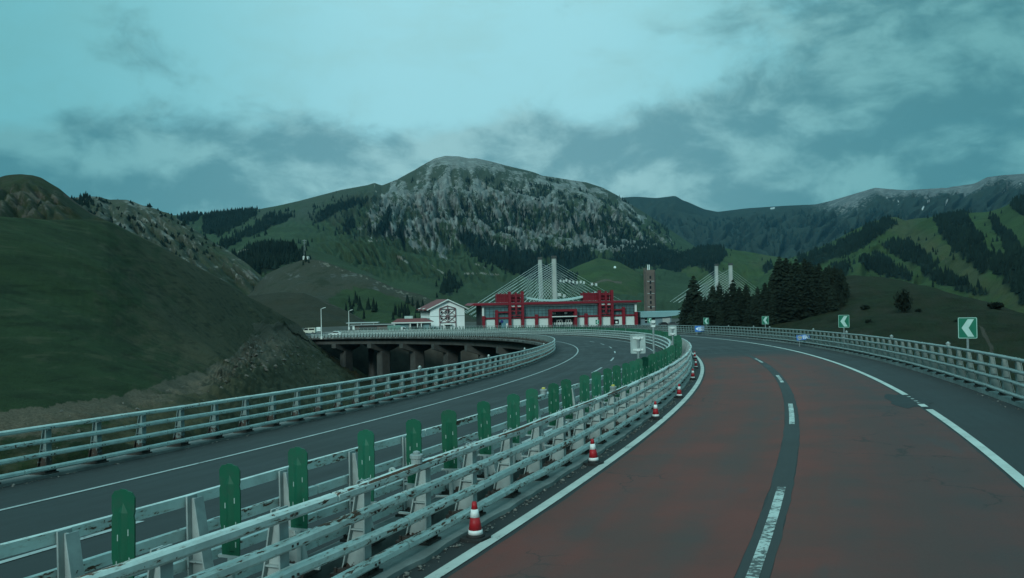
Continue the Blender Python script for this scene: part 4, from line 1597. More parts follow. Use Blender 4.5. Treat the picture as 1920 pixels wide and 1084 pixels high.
zt = 1.285
delineator(s_at_px(785, O_C, zt, -7), O_C, zt, m_capgrey, 'round grey cap on the rusted front rail, before the fifth green board')
delineator(s_at_px(1150, O_C, zt, -7), O_C, zt, m_yellow, 'yellow-topped cap on the front median rail below the sign back')
delineator(s_at_px(1020, O_D, 1.385, -7), O_D, 1.385, m_yellow, 'yellow-topped cap on the rear median rail among the green boards')
for k, x in enumerate((788, 917, 984, 1020)):
    delineator(s_at_px(x, O_B, 1.295, -3), O_B, 1.295, m_swhite, '%s pale cap on the left guardrail, counted from the left' % ORD[k])
for k, x in enumerate((1777, 1671, 1587, 1525, 1443, 1413, 1366)):
    delineator(s_at_px(x, O_H, 1.445, 8), O_H, 1.445, m_sback, '%s grey cap on the right guardrail, counted from the right picture edge' % ORD[k])
# round reflector on a rear post
sq = s_at_px(728, .12, .9, -7, 30)
t = thing('round_reflector', 'small round white number disc on a median post, left of the fourth green board', 'reflector', road(sq, .22, .93), -heading(sq))
MB().tube((0, -.012, 0), (0, .012, 0), .062, n=16).build('disc', m_sback, t)
mb = MB()
for x, z, a, b in ((-.012, 0, .006, .028), (.004, .012, .014, .005), (.012, -.008, .005, .018), (.004, -.02, .012, .005)):
    mb.box(x-a, x+a, -.0155, -.011, z-b, z+b)
mb.build('number', m_sgreen, t)

# ------------------------------------------------------------------ traffic cones
def make_cone(label):
    t = thing('traffic_cone', label, 'traffic cone', group='red and white traffic cones along the inner edge line')
    MB().prism([(-.15, -.19), (.15, -.19), (.19, -.15), (.19, .15), (.15, .19), (-.15, .19), (-.19, .15), (-.19, -.15)], 'z', 0, .055).build('rubber_base', m_black, t)
    H_, r0, r1, zb = .60, .125, .034, .05

    def rr(z):
        return r0+(r1-r0)*(z-zb)/(H_-zb)
    MB().lathe([(.15, .05), (.135, .09), (rr(.10), .10)], 16).build('skirt', m_black, t, True)
    bands = ((.10, .165, m_white), (.165, .36, m_red), (.36, .485, m_white), (.485, .60, m_red))
    for a, b, m in bands:
        k = .004 if m is m_white else 0
        MB().lathe([(rr(a)+k, a), (rr(b)+k, b)], 16).build('white_band' if m is m_white else 'red_band', m, t, True)
    return t


c0 = None
CS = ((1.7, 1.80, 'nearest traffic cone, red and white on a black base, below the front rail'), (8.5, 1.80, 'second traffic cone from the front, standing beside the edge line'),
      (17.2, 1.78, 'third traffic cone from the front, with a muddy base'), (24.5, 1.76, 'fourth traffic cone from the front, close under the bending rail'),
      (34.7, 1.70, 'fifth traffic cone from the front, where the rail bends away'), (44.5, 1.66, 'sixth traffic cone from the front, small and far'),
      (57.5, 1.80, 'farthest traffic cone, half on the white edge line'))
for i, (s, o, lab) in enumerate(CS):
    if c0 is None:
        c0 = make_cone(lab)
        c = c0
    else:
        c = copy_thing(c0, (0, 0, 0), label=lab)
    c.location = road(s, o, .002)
    c.scale = (.94, .94, .94)
    c.rotation_euler = (rnd.gauss(0, .02), rnd.gauss(0, .02), -heading(s)+rnd.uniform(-.3, .3))

# ------------------------------------------------------------------ chevron signs
def rrect(hw, hh_, r, n=4):
    pts = []
    for cx_, cy_, a0 in ((hw-r, -hh_+r, -90), (hw-r, hh_-r, 0), (-hw+r, hh_-r, 90), (-hw+r, -hh_+r, 180)):
        for i in range(n+1):
            a = R(a0+90*i/n)
            pts.append((cx_+r*math.cos(a), cy_+r*math.sin(a)))
    return pts


def sign_plate(t, w_, h_, mat_back=None):
    hw, hg = w_/2, h_/2
    MB().prism(rrect(hw, hg, .05), 'y', -.012, .012).build('sign_panel', m_sgreen, t)
    # border: ring 3 mm proud
    a, b = rrect(hw-.012, hg-.012, .042), rrect(hw-.032, hg-.032, .03)
    n = len(a)
    mb = MB()
    mb.add([(x, -.0155, z) for x, z in a]+[(x, -.0155, z) for x, z in b]+[(x, -.011, z) for x, z in a]+[(x, -.011, z) for x, z in b],
           [f for i in range(n) for f in ((i, (i+1) % n, n+(i+1) % n, n+i), (i, 2*n+i, 2*n+(i+1) % n, (i+1) % n), (n+i, n+(i+1) % n, 3*n+(i+1) % n, 3*n+i))])
    mb.build('border', m_chev, t)
    k = hg*.82
    mb = MB()
    mb.prism([(-hw*.62, 0), (hw*.02, k), (hw*.66, k), (hw*.10, 0), (hw*.66, -k), (hw*.02, -k)], 'y', -.0165, -.011)
    mb.build('chevron_arrow', m_chev, t)


def chevron(px, py, hpx, label, o=O_H+.62, lo=8, hi=300, base=.15):
    s = s_at_px(px, o, 2.0, lo, hi)
    p = road(s, o, base)
    a, b = px-960.0, py-YH
    v = -a*SR+b*CR
    zc = CAMH-v*p[1]/F
    h_ = hpx*p[1]/F
    t = thing('chevron_sign', label, 'road sign', p, 0, 'green chevron signs on the outer guardrail')
    face = math.atan2(p[0], p[1])
    t.rotation_euler = (0, 0, -face*.8)
    pole = MB().tube((0, .05, -.4), (0, .05, zc-p[2]+h_*.4), .045, n=8)
    pole.build('pole', m_steel, t)
    mb = MB()
    for z in (.45, .85):
        mb.box(-.07, .07, -.03, .10, z, z+.05)
    mb.build('clamp', m_steel, t)
    e = bpy.data.objects.new('sign_plate', MB().box(-.05, .05, .0, .04, -h_*.3, h_*.3).mesh('sign_plate', m_steel))
    C.objects.link(e)
    e.parent = t
    e.location = (0, 0, zc-p[2])
    sign_plate(e, h_*.82, h_)
    return t


chevron(1814, 615, 40, 'largest green chevron sign, nearest on the right guardrail')
chevron(1582, 602.5, 24, 'green chevron sign above the guardrail, right of the conifer grove')
chevron(1435, 600.5, 15.5, 'green chevron sign in front of the dark conifer grove')
chevron(1324, 602, 12.5, 'small green chevron sign above the left blue panel', lo=100)
chevron(1218, 601, 9.5, 'small chevron sign in front of the blue grey shed', lo=130)
chevron(1120, 604, 8.5, 'tiny chevron sign before the white doors of the red building', lo=150)

# ------------------------------------------------------------------ sign backs on the median
def sign_back(px, py, hpx, wpx, label):
    o = O_BD-.05
    s = s_at_px(px, o, 2.0, 8, 160)
    p = road(s, o, .05)
    a, b = px-960.0, py-YH
    zc = CAMH-(-a*SR+b*CR)*p[1]/F
    h_, w_ = hpx*p[1]/F, wpx*p[1]/F
    t = thing('median_sign', label, 'road sign', p, -math.atan2(p[0], p[1])*.5, 'backs of signs standing on the median')
    zz = zc-p[2]
    MB().tube((0, 0, 0), (0, 0, zz+h_*.38), .042, n=8).build('pole', m_steel, t)
    mb = MB()
    mb.prism([(x, z+zz) for x, z in rrect(w_/2, h_/2, .04)], 'y', .06, .085)
    pn = mb.build('sign_panel', [m_sback], t)
    fr = MB()
    for x in (-w_/2+.02, w_/2-.02):
        fr.box(x-.012, x+.012, .035, .062, zz-h_/2+.04, zz+h_/2-.04)
    for z in (zz-h_/2+.02, zz+h_/2-.02):
        fr.box(-w_/2+.03, w_/2-.03, .036, .062, z-.012, z+.012)
    fr.build('folded_edge', m_sback, pn)
    for z in (zz-h_*.30, zz+h_*.30):
        MB().box(-w_*.34, w_*.34, .030, .064, z-.03, z+.03).box(-.07, .07, -.05, .030, z-.045, z+.045).build('clamp_bar', m_bolt, t)
    f = MB()
    k = h_*.4
    f.prism([(w_*.3, zz), (0, zz+k), (-w_*.3, zz+k), (-w_*.05, zz), (-w_*.3, zz-k), (0, zz-k)], 'y', .0845, .089)
    f.build('chevron_arrow', m_swhite, t)


sign_back(1197, 645, 37, 28, 'largest grey sign back on a pole rising among the green boards')
sign_back(1261.5, 620.5, 19, 15.5, 'grey sign back on the median where the green wall ends')
sign_back(1226, 607.5, 13, 10, 'small far sign back below the blue grey shed')


# ------------------------------------------------------------------ blue panels by the right rail
def blue_panel(px, py, wpx, hpx, tilt, label, yellow):
    o = O_H-.30
    s = s_at_px(px, o, .7, 10, 200)
    p = road(s, o, 0)
    a, b = px-960.0, py-YH
    zc = CAMH-(-a*SR+b*CR)*p[1]/F-p[2]
    w_, h_ = wpx*p[1]/F, hpx*p[1]/F
    t = thing('temporary_sign', label, 'road sign', p, -math.atan2(p[0], p[1])*.7, 'blue panels standing against the right guardrail')
    e = MB().box(-w_/2, w_/2, -.015, .015, -h_/2, h_/2).build('panel', m_blue, t)
    e.location = (0, 0, zc)
    e.rotation_euler = (R(-6), R(-tilt), 0)
    x0 = -w_*.42
    if yellow:
        n = 18
        r0, r1 = h_*.40, h_*.30
        cx_ = x0+h_*.40
        mb = MB()
        vs = [(cx_+r*math.cos(2*PI*i/n), -.0185, r*math.sin(2*PI*i/n)) for r in (r0, r1) for i in range(n)]
        mb.add(vs, [(i, (i+1) % n, n+(i+1) % n, n+i) for i in range(n)])
        mb.prism([(cx_-h_*.2, 0), (cx_+h_*.08, h_*.2), (cx_+h_*.08, h_*.08), (cx_+h_*.22, h_*.08), (cx_+h_*.22, -h_*.08), (cx_+h_*.08, -h_*.08), (cx_+h_*.08, -h_*.2)], 'y', -.0185, -.014)
        mb.build('yellow_arrow_sign', m_yellow, e)
        x0 += h_*.95
    else:
        MB().prism([(x0, 0), (x0+h_*.35, h_*.26), (x0+h_*.35, -h_*.26)], 'y', -.0185, -.014).build('white_arrow', m_swhite, e)
        x0 += h_*.45
    mb = MB()
    rs = random.Random(int(px))
    cw = (w_*.46-x0)/4.0
    for k in range(4):
        u0 = x0+k*cw
        for j in range(4):
            z = -h_*.30+j*h_*.19
            mb.box(u0+cw*.08, u0+cw*(.88 if j % 2 else .8), -.0175, -.014, z-h_*.035, z+h_*.035)
        for j in (.2, .5, .76):
            if rs.random() < .85:
                mb.box(u0+cw*j-cw*.06, u0+cw*j+cw*.06, -.0185, -.014, -h_*.34, h_*.34)
    mb.build('white_lettering', m_swhite, e)
    MB().box(-w_*.32, -w_*.27, .02, .05, -.05, zc).box(w_*.27, w_*.32, .02, .05, -.05, zc).build('leg', m_steel, t)


blue_panel(1506, 632.5, 24, 9.5, 6, 'blue panel with a yellow ring and white characters, leaning on the right guardrail', True)
blue_panel(1311.5, 616.5, 17, 11, 2, 'blue panel with white arrow under the small chevron sign', False)

# ==================================================================================================================
# BUILDINGS
# ==================================================================================================================
m_bwhite = plain('white_render', (.80, .83, .81), .8, .08, .25)
m_bgrey = plain('grey_render', (.34, .36, .35), .85, .15, .3)
m_dark = plain('dark_wall', (.045, .047, .047), .85, .25, .3)
m_bred = plain('red_cladding', (.18, .010, .019), .55, .12, .4)
m_rroof = plain('red_metal_roof', (.15, .028, .026), .6, .2, .6)
m_timber = plain('mauve_trim', (.17, .095, .10), .7, .15, .8)
m_door = plain('roller_door', (.58, .64, .61), .6, .06, .4)
m_pale = plain('pale_trim', (.62, .64, .61), .7, .1, .5)
m_brown = plain('brown_brick', (.135, .105, .092), .9, .25, .45)
m_shed = plain('blue_grey_panel', (.15, .22, .245), .6, .1, .2)
m_shedroof = plain('blue_roof_panel', (.20, .34, .36), .5, .1, .2)
m_green_p = plain('pale_green_panel', (.16, .33, .28), .6, .12, .6)
m_bluedoor = plain('blue_shop_front', (.10, .22, .26), .4, .15, .6)


m_hang = plain('pale_teal_band', (.36, .52, .50), .6, .1, .6)


def glass(name, col):
    m, nt, b = new_mat(name)
    pos = nt.new('ShaderNodeNewGeometry').outputs['Position']
    n = nt.noise(pos, .25, 4, .6)
    nt.l.new(nt.mix(nt.step(n, .35, .65), col, tuple(c*1.5 for c in col)), b.inputs['Base Color'])
    b.inputs['Roughness'].default_value = .12
    b.inputs['Specular IOR Level'].default_value = .55
    return m


m_glass = glass('facade_glass', (.075, .135, .145))
m_glassd = glass('dark_glass', (.010, .014, .016))
m_glassp = glass('pale_glass', (.13, .21, .22))


class Site:
    """a building's own axes: x along the front (from picture columns), y away from the viewer, z up"""
    def __init__(self, px0, px1, Y, turn, py_base):
        self.p0 = W(px0, py_base, Y)
        self.turn = turn
        self.px0, self.py_base = px0, py_base
        # length so that the far end falls on px1
        c, s_ = math.cos(turn), math.sin(turn)
        lo, hi = .1, 200.
        for _ in range(60):
            mid = (lo+hi)/2
            p = self.p0+np.array([c*mid, s_*mid, 0])
            if P(p)[0] < px1:
                lo = mid
            else:
                hi = mid
        self.L = lo

    def x(self, px):
        c, s_ = math.cos(self.turn), math.sin(self.turn)
        t = np.linspace(-12, self.L+12, 2000)
        u, _ = P(self.p0[None]+np.stack([c*t, s_*t, 0*t], -1))
        return float(np.interp(px, u, t))

    def z(self, px, py):
        c, s_ = math.cos(self.turn), math.sin(self.turn)
        x = self.x(px)
        p = self.p0+np.array([c*x, s_*x, 0])
        _, v = P(p)
        return float((v-py)*p[1]/F)


# ---- red and white service station
S = Site(904.5, 1194.5, 333, R(9), 617)
st = thing('service_building', 'long two storey building with red portal frames, glass front and white roller doors', 'building', S.p0, S.turn)
ZM, ZG, ZR = 3.75, 4.2, 8.9
L = S.L
DEP = 19.0
MB().box(0, .35, .2, DEP, 0, ZR-.1).build('side_wall', m_dark, st)
MB().box(L-.35, L, .2, DEP, 0, ZR-.1).box(.35, L-.35, DEP-.3, DEP, 0, ZR-.1).build('rear_wall', m_dark, st)
MB().box(.35, L-.35, .25, .6, 0, ZM).build('ground_floor_wall', m_bgrey, st)
MB().box(.4, L-.4, .30, .55, ZG+.02, ZR-.75).build('glass_wall', m_glass, st)
MB().box(-.05, L+.05, -.10, .9, ZR-.75, ZR).box(0, .75, .0, .8, ZG, ZR-.76).box(L-.75, L, 0, .8, ZG, ZR-.76).build('white_trim', m_pale, st)
x = 1.4
while x < L-1:
    MB().box(x-.05, x+.05, .18, .30, ZG, ZR-.76).build('mullion', m_dark, st)
    x += 1.45
for z in (5.3, 6.5, 7.3):
    MB().box(.8, L-.8, .21, .298, z-.04, z+.04).build('transom', m_dark, st)
rf = MB()
rf.prism([(-4.6, ZR), (L+1.4, ZR), (L+1.4, ZR+.7), (L*.5, ZR+.85), (-3.2, ZR+.85)], 'y', -1.6, DEP+1.5)
rf.build('roof', m_bred, st)
MB().box(-.1, L+.1, -.45, .24, ZM, ZM+.5).build('red_band', m_bred, st)
# pillars
for px, pyt in ((907, 592.7), (931.3, 581.8), (1006, 589.7), (1098.8, 587.7), (1169, 575.8), (1192.5, 584.7)):
    xx = S.x(px)
    MB().box(xx-.55, xx+.55, -.85, .22, 0, S.z(px, pyt)).build('pillar', m_bred, st)
for xa, xb in ((931.3, 955.8), (1147, 1169)):
    MB().box(S.x(xa)+.56, S.x(xb)-.56, -.7, .1, 5.9, 6.45).build('red_band', m_bred, st)
# tall portal frames
for pa, pm, pb, ptop, so in ((955.8, 967.5, 979.7, 550, 933.5), (1124, 1135.5, 1147, 547.5, 1095.5)):
    xa, xm, xb = S.x(pa), S.x(pm), S.x(pb)
    zt_ = S.z(pm, ptop)
    for xx, hw, zb in ((xa, .5, 0), (xb, .5, 0), (xm, .36, 5.2)):
        MB().box(xx-hw, xx+hw, -1.5, -.55 if zb else .16, zb, zt_+(.7 if zb == 0 else .3)).build('portal_post', m_bred, st)
    for z in (4.9, 6.6, 7.9, ZR+1.9, ZR+3.2, zt_-.5):
        MB().box(xa+.5, xb-.5, -1.25, -.7, z-.2, z+.2).build('portal_beam', m_bred, st)
    xs = S.x(so)
    x0, x1 = min(xs, xa), max(xs, xa)
    bl = MB().box(x0, x1+(.1 if so < pa else 0), .6, 5.5, ZR+1.0, zt_-.2)
    bl.box(xa+.5, xb-.5, .9, 5.5, ZR+1.0, zt_-.4)
    bo = bl.build('roof_block', m_bred, st)
    for k in range(4):
        xx = x0+(x1-x0)*k/3.0
        MB().box(xx-.16, xx+.16, .35, .595, ZR+1.0, zt_+.25).build('fin', m_bred, bo)
    for z in (ZR+2.2, ZR+3.4, zt_-.6):
        MB().box(x0, x1, .40, .59, z-.12, z+.12).build('rib', m_bred, bo)
    for k in range(2):
        a_, b_ = (xa+.5, xm-.36) if k == 0 else (xm+.36, xb-.5)
        MB().box(a_+.1, b_-.1, -1.0, -.9, ZR-.75, ZR-.1).build('white_panel', m_pale, st)
# hanging pale band between the roof blocks
xa, xb = S.x(982), S.x(1120)
za, zb, zl = S.z(982, 557), S.z(1120, 549.5), S.z(1043, 563.5)
mb = MB()
N_ = 26
prev = None
for i in range(N_+1):
    u = i/N_
    zz = (za*(1-u)+zb*u)-((za+zb)/2-zl)*4*u*(1-u)
    row = [(xa+(xb-xa)*u, .9, zz-.30), (xa+(xb-xa)*u, .9, zz+.42), (xa+(xb-xa)*u, 4.5, zz+.45), (xa+(xb-xa)*u, 4.5, zz-.2)]
    b0 = len(mb.v)
    mb.add(row, [])
    if prev is not None:
        for k in range(4):
            mb.f.append((prev+k, prev+(k+1) % 4, b0+(k+1) % 4, b0+k))
            mb.m.append(0)
    prev = b0
mb.f += [(0, 1, 2, 3), (prev, prev+3, prev+2, prev+1)]
mb.m += [0, 0]
mb.build('hanging_roof_band', m_hang, st)
# roller doors
for pa, pb in ((908.5, 929.5), (957.5, 978), (981.5, 1004.5), (1007.5, 1029.5), (1080.5, 1097), (1100.5, 1122.5), (1125.5, 1146), (1171, 1191)):
    xa, xb = S.x(pa)+.3, S.x(pb)-.3
    d = MB().box(xa, xb, .08, .245, 0, ZM-.35).build('roller_door', m_door, st)
    mb = MB()
    for k in range(6):
        z = .3+k*.55
        mb.box(xa+.05, xb-.05, .06, .079, z, z+.06)
    mb.build('door_slat', m_door, d)['kind'] = 'stuff'
MB().box(S.x(933.5), S.x(953.5), .08, .245, 0, ZM-.4).build('shop_front', m_bluedoor, st)
MB().box(S.x(935.5), S.x(940.5), .0, .078, 0, 2.4).build('door', m_glassd, st)
MB().tube((S.x(941), -.2, 2.7), (S.x(941), -.05, 2.7), .55, n=16).build('round_sign', plain('dark_blue_disc', (.02, .03, .16), .5), st)
MB().box(S.x(949), S.x(952.5), .02, .078, 0, 1.9).build('white_panel', m_pale, st)
MB().box(S.x(1150), S.x(1167), .10, .245, 0, ZM-.35).build('roller_door', m_door, st)
MB().box(S.x(1150.5), S.x(1160.5), -.02, .098, .6, 2.4).build('dark_window', m_glassd, st)
MB().box(S.x(1154), S.x(1158), -.06, -.021, .9, 1.7).build('poster', m_swhite, st)
# entrance portal with recess
xa, xb = S.x(1028.5), S.x(1080)
zt_ = S.z(1054, 579.5)
MB().box(xa, xa+1.05, -2.4, .2, 0, zt_).box(xb-1.05, xb, -2.4, .2, 0, zt_).box(xa+1.05, xb-1.05, -2.4, .2, zt_-.9, zt_).build('entrance_frame', m_bred, st)
MB().box(xa+1.06, xb-1.06, -.3, .17, 0, zt_-.92).build('entrance_recess', m_glassd, st)
MB().box(xa+.9, xb-.02, -2.5, -.31, ZM+.15, ZM+.45).build('canopy', m_pale, st)
for k, (fx, ww, hh_) in enumerate(((.13, 1.4, .5), (.58, 1.1, .55))):
    x = xa+(xb-xa)*fx
    mb = MB().box(x, x+ww, -.36, -.31, ZM+1.3, ZM+1.36).box(x, x+ww, -.36, -.31, ZM+1.3+hh_, ZM+1.36+hh_)
    for q_ in (.05, .4, .75):
        mb.box(x+ww*q_, x+ww*(q_+.14), -.36, -.31, ZM+1.37, ZM+1.29+hh_)
    mb.build('white_lettering', m_swhite, st)
for f0 in (.30, .62):
    x = xa+(xb-xa)*f0
    mb = MB()
    for q_ in (0, .95, 1.9):
        mb.box(x+q_, x+q_+.16, -.40, -.31, 0, 2.6)
    mb.box(x, x+2.06, -.41, -.30, 2.6, 2.78)
    mb.build('door_frame', m_pale, st)
rs = random.Random(5)
x = xa+1.3
mb = MB()
while x < xb-2.0:
    ww = rs.uniform(.35, .6)
    for z in (1.05, 1.35, 1.65):
        mb.box(x, x+ww, -.47, -.42, z-.07, z+.07)
    for q_ in (.1, .6):
        mb.box(x+ww*q_, x+ww*(q_+.22), -.475, -.42, .95, 1.8)
    x += ww+.22
mb.build('white_lettering', m_swhite, st)

# ---- white gable house
G_ = Site(807.5, 871.5, 338, R(20), 621)
gh = thing('gable_house', 'white three storey house with red roof and mauve timber pattern on its gable', 'building', G_.p0, G_.turn)
L = G_.L
zl, za = 8.6, 11.7
DEP = 15.0
MB().prism([(0, 0), (L, 0), (L, zl), (L/2, za), (0, zl)], 'y', 0, DEP).build('wall', m_bwhite, gh)
mb = MB()
ov = 1.6
for sg in (-1, 1):
    xe = L/2+sg*(L/2+ov)
    ze = zl-(za-zl)/(L/2)*ov
    mb.prism([(L/2, za+.12), (xe, ze+.12), (xe, ze+.40), (L/2, za+.45)], 'y', -.9, DEP+.6)
rf = mb.build('roof', m_rroof, gh)
mb = MB()
for sg in (-1, 1):
    xe = L/2+sg*(L/2+ov)
    ze = zl-(za-zl)/(L/2)*ov
    mb.prism([(L/2, za+.0), (xe, ze+.0), (xe, ze+.42), (L/2, za+.47)], 'y', -1.1, -.9)
mb.build('verge_board', m_pale, rf)
for y0 in (5.5, 12.0):
    MB().prism([(-ov*.9, zl-.9), (.6, zl-.2), (.6, zl+.35), (-ov*.9, zl+.1)], 'y', y0, y0+.8).build('eave_box', m_pale, rf)
# long side seen obliquely: bands of windows
for z0 in (3.1, 6.1):
    fr = MB().box(-.06, -.004, .8, DEP-.8, z0, z0+1.9).build('window', m_glassp, gh)
    k = 1.0
    while k < DEP-1:
        MB().box(-.16, -.061, k-.10, k+.10, z0, z0+1.9).build('window_post', m_bgrey, fr)
        k += 1.1
    MB().box(-.2, -.061, .6, DEP-.6, z0-.28, z0-.02).build('sill', m_pale, fr)
MB().box(-.02, L+.03, -.06, -.003, 5.55, 5.75).build('string_course', m_bgrey, gh)
t0, t1 = L*.265, L*.735
mb_parts = []


def beam(a, b, wd=.34, yo=-.2):
    MB().obox((a[0], yo, a[1]), (b[0], yo, b[1]), .22, wd, 0, (0, 0, 1) if abs(a[0]-b[0]) > .01 else (1, 0, 0)).build('timber_beam', m_timber, gh)


xc = L/2
zb0, zm, zt_, zp = 3.15, 5.65, 8.3, 9.6
beam((t0, 0), (t0, zt_+.2), .3)
beam((t1, 0), (t1, zt_+.2), .3)
for z in (zb0, zm, zt_):
    beam((t0+.12, z), (t1-.12, z), .26, -.225)
beam((t0, zt_+.25), (xc, zp), .34)
beam((t1, zt_+.25), (xc, zp), .34)
beam((xc, zb0+.2), (xc, zp-.2), .3, -.24)
for z0, z1 in ((zb0, zm), (zm, zt_)):
    for xa, xb in ((t0, xc), (xc, t1)):
        beam((xa+.15, z0+.15), (xb-.15, z1-.15), .19, -.17)
        beam((xa+.15, z1-.15), (xb-.15, z0+.15), .19, -.14)
MB().box(xc-.6, xc+.6, -.34, -.05, zm-.35, zm+.4).build('timber_rosette', m_timber, gh)
for z0 in (zb0+1.0, zm+.9):
    for dx_ in (-.85, .3):
        wnd = MB().box(xc+dx_, xc+dx_+.55, -.06, -.004, z0, z0+1.4).build('window', m_glassd, gh)
    MB().box(t0+.5, t0+1.2, -.06, -.004, z0+.1, z0+.9).build('window', m_glassd, gh)
dr = MB().box(xc-.9, xc+.9, -.07, -.004, 0, 2.1).build('door', m_glassd, gh)
MB().box(xc-.07, xc+.07, -.12, -.071, 0, 2.1).build('door_post', m_pale, dr)
MB().box(xc-1.6, xc+1.6, -1.2, -.01, 2.3, 2.45).build('canopy', m_pale, gh)
MB().box(t0+.6, t0+1.2, -.06, -.004, 1.4, 2.1).build('window', m_glassd, gh)
MB().box(t0-2.2, t0-1.5, -.06, -.004, 1.0, 1.6).build('window', m_glassd, gh)

# ---- low annex with red hipped roof
A_ = Site(737.5, 809, 326, R(2), 621.5)
an = thing('annex', 'low single storey annex with dark red hipped roof, left of the gable house', 'building', A_.p0, A_.turn)
L = A_.L
D_ = 8.0
MB().box(.8, L-.6, 1.2, D_, 0, 3.1).build('wall', m_bgrey, an)
mb = MB()
zr = 3.2
mb.add([(-.6, -.2, zr), (L+.6, -.2, zr), (L+.6, D_+.8, zr), (-.6, D_+.8, zr), (1.2, 3.2, zr+1.35), (L-2.2, 3.2, zr+1.35), (L-2.2, 5, zr+1.35), (1.2, 5, zr+1.35)],
       [(0, 1, 5, 4), (1, 2, 6, 5), (2, 3, 7, 6), (3, 0, 4, 7), (4, 5, 6, 7), (3, 2, 1, 0)])
rf = mb.build('roof', m_rroof, an)
MB().box(-.65, L+.65, -.25, -.205, zr-.30, zr+.10).build('fascia', m_pale, rf)
for xa, xb, m in ((1.0, 5.6, m_bgrey), (6.6, 9.2, m_dark), (9.8, 10.6, m_dark), (11.0, 13.2, m_glassp)):
    if xb < L:
        MB().box(xa, xb, 1.06, 1.19, .1, 2.8).build('window', m_glassp if m is not m_dark else m_glassd, an)
for xx in (.2, 6.1, 8.8, 10.2):
    if xx < L:
        MB().box(xx, xx+.35, .0, .35, 0, 3.18).build('porch_post', m_pale, an)
MB().box(3.9, 7.0, 3.6, 4.6, zr+1.36, zr+2.3).build('water_tank', plain('pale_green_tank', (.36, .45, .42), .6), an)

# ---- flat brown block left of the annex
B_ = Site(650, 736, 352, R(3), 621)
fb = thing('flat_shelter', 'long low brown flat roofed block left of the annex', 'building', B_.p0, B_.turn)
L = B_.L
MB().box(3.2, L, .8, 7, 0, 2.2).build('wall', m_brown, fb)
MB().box(-.4, L*.68, 1.5, 8.5, 3.0, 3.25).build('upper_roof', m_bgrey, fb)
MB().box(1.5, L+.5, -.2, 1.4, 2.2, 2.42).build('lower_roof', m_bgrey, fb)
for k in range(3):
    MB().box(.4+k*5, .75+k*5, 2, 2.35, 0, 3.0).build('post', m_bgrey, fb)
MB().box(2.3, 3.1, .3, .79, .4, 2.1).build('white_panel', m_swhite, fb)
MB().box(5, 12, .70, .79, .2, 1.6).build('opening', m_dark, fb)

# ---- blue grey shed with slanting canopy
H_S = Site(1202, 1282, 345, R(4), 611)
sh = thing('blue_shed', 'blue grey shed with long slanting canopy roof, right of the red building', 'building', H_S.p0, H_S.turn)
L = H_S.L
zt_ = H_S.z(1240, 584)
MB().box(0, L*.72, .6, 9, 0, zt_-.4).build('wall', m_shed, sh)
mb = MB()
mb.prism([(-.2, zt_-2.2), (L*.55, zt_-2.2), (L*.82, zt_-1.7), (L, zt_-.25), (L, zt_), (-.2, zt_)], 'y', -.5, 9.5)
mb.build('canopy_roof', m_shedroof, sh)
for pa, pb in ((1210, 1214.5), (1222.5, 1229)):
    f = MB().box(H_S.x(pa), H_S.x(pb), .5, .598, 1.1, 2.9).build('window', m_glassd, sh)
    MB().box(H_S.x(pa), H_S.x(pb), .44, .499, 2.0, 2.15).build('window_bar', m_pale, f)
MB().box(H_S.x(1243), H_S.x(1257), .45, .598, 0, 2.9).build('door', m_bgrey, sh)

# ---- brown tower
T_ = Site(1213, 1230.5, 430, R(6), 606)
tw = thing('brown_tower', 'tall slender brown brick tower with two short white poles on top', 'tower', T_.p0, T_.turn)
L = T_.L
zt_ = T_.z(1221, 506)
MB().box(.25, L-.25, .25, L-.25, -2, zt_).build('shaft', m_brown, tw)
for a, b in ((0, 0), (L-.5, 0), (0, L-.5), (L-.5, L-.5)):
    MB().box(a, a+.5, b, b+.5, -2, zt_-.8+(1.8 if a == 0 else 0)).build('corner_pier', m_dark if a > 0 else m_brown, tw)
for k in range(9):
    z = 2+k*(zt_-4)/9.0
    MB().box(L*.38, L*.56, .14, .249, z, z+1.5).build('window', m_glassd, tw)
for z in (zt_*.3, zt_*.55, zt_*.78):
    MB().box(.22, L-.22, .17, .248, z, z+.3).build('brick_band', m_bgrey, tw)
for fx in (.34, .5):
    MB().tube((L*fx, L*.5, zt_), (L*fx, L*.5, zt_+2.6), .22, n=8).build('pole', m_swhite, tw)

# ------------------------------------------------------------------ street lamps
def lamp(px, pyb, pyt, Y, label):
    p = W(px, pyb, Y)
    h = (pyb-pyt)*Y/F
    t = thing('street_lamp', label, 'street lamp', p, 0, 'street lamps at the service area')
    MB().tube((0, 0, 0), (0, 0, h), .16, .10, 8).build('pole', m_pale, t)
    mb = MB().tube((0, 0, h-.1), (.9, 0, h+.25), .07, n=6)
    mb.build('arm', m_pale, t)
    MB().obox((.6, 0, h+.2), (1.5, 0, h+.42), .34, .16).build('lamp_head', m_swhite, t)
    MB().box(-.3, .3, -.3, .3, 0, .9).build('base', m_pale, t)


lamp(603, 636, 579, 288, 'pale street lamp at the left end of the viaduct')
lamp(654.5, 618, 583, 330, 'street lamp in front of the flat brown block')

# ------------------------------------------------------------------ vehicles far off
def wheels(t, xs, w_, r=.34):
    for x in xs:
        for y in (-w_/2+.02, w_/2-.02):
            wh = MB().tube((x, y-.1, r), (x, y+.1, r), r, n=10).build('wheel', m_black, t)
            MB().tube((x, y-.115, r), (x, y+.115, r), r*.5, n=8).build('hub', m_steel, wh)


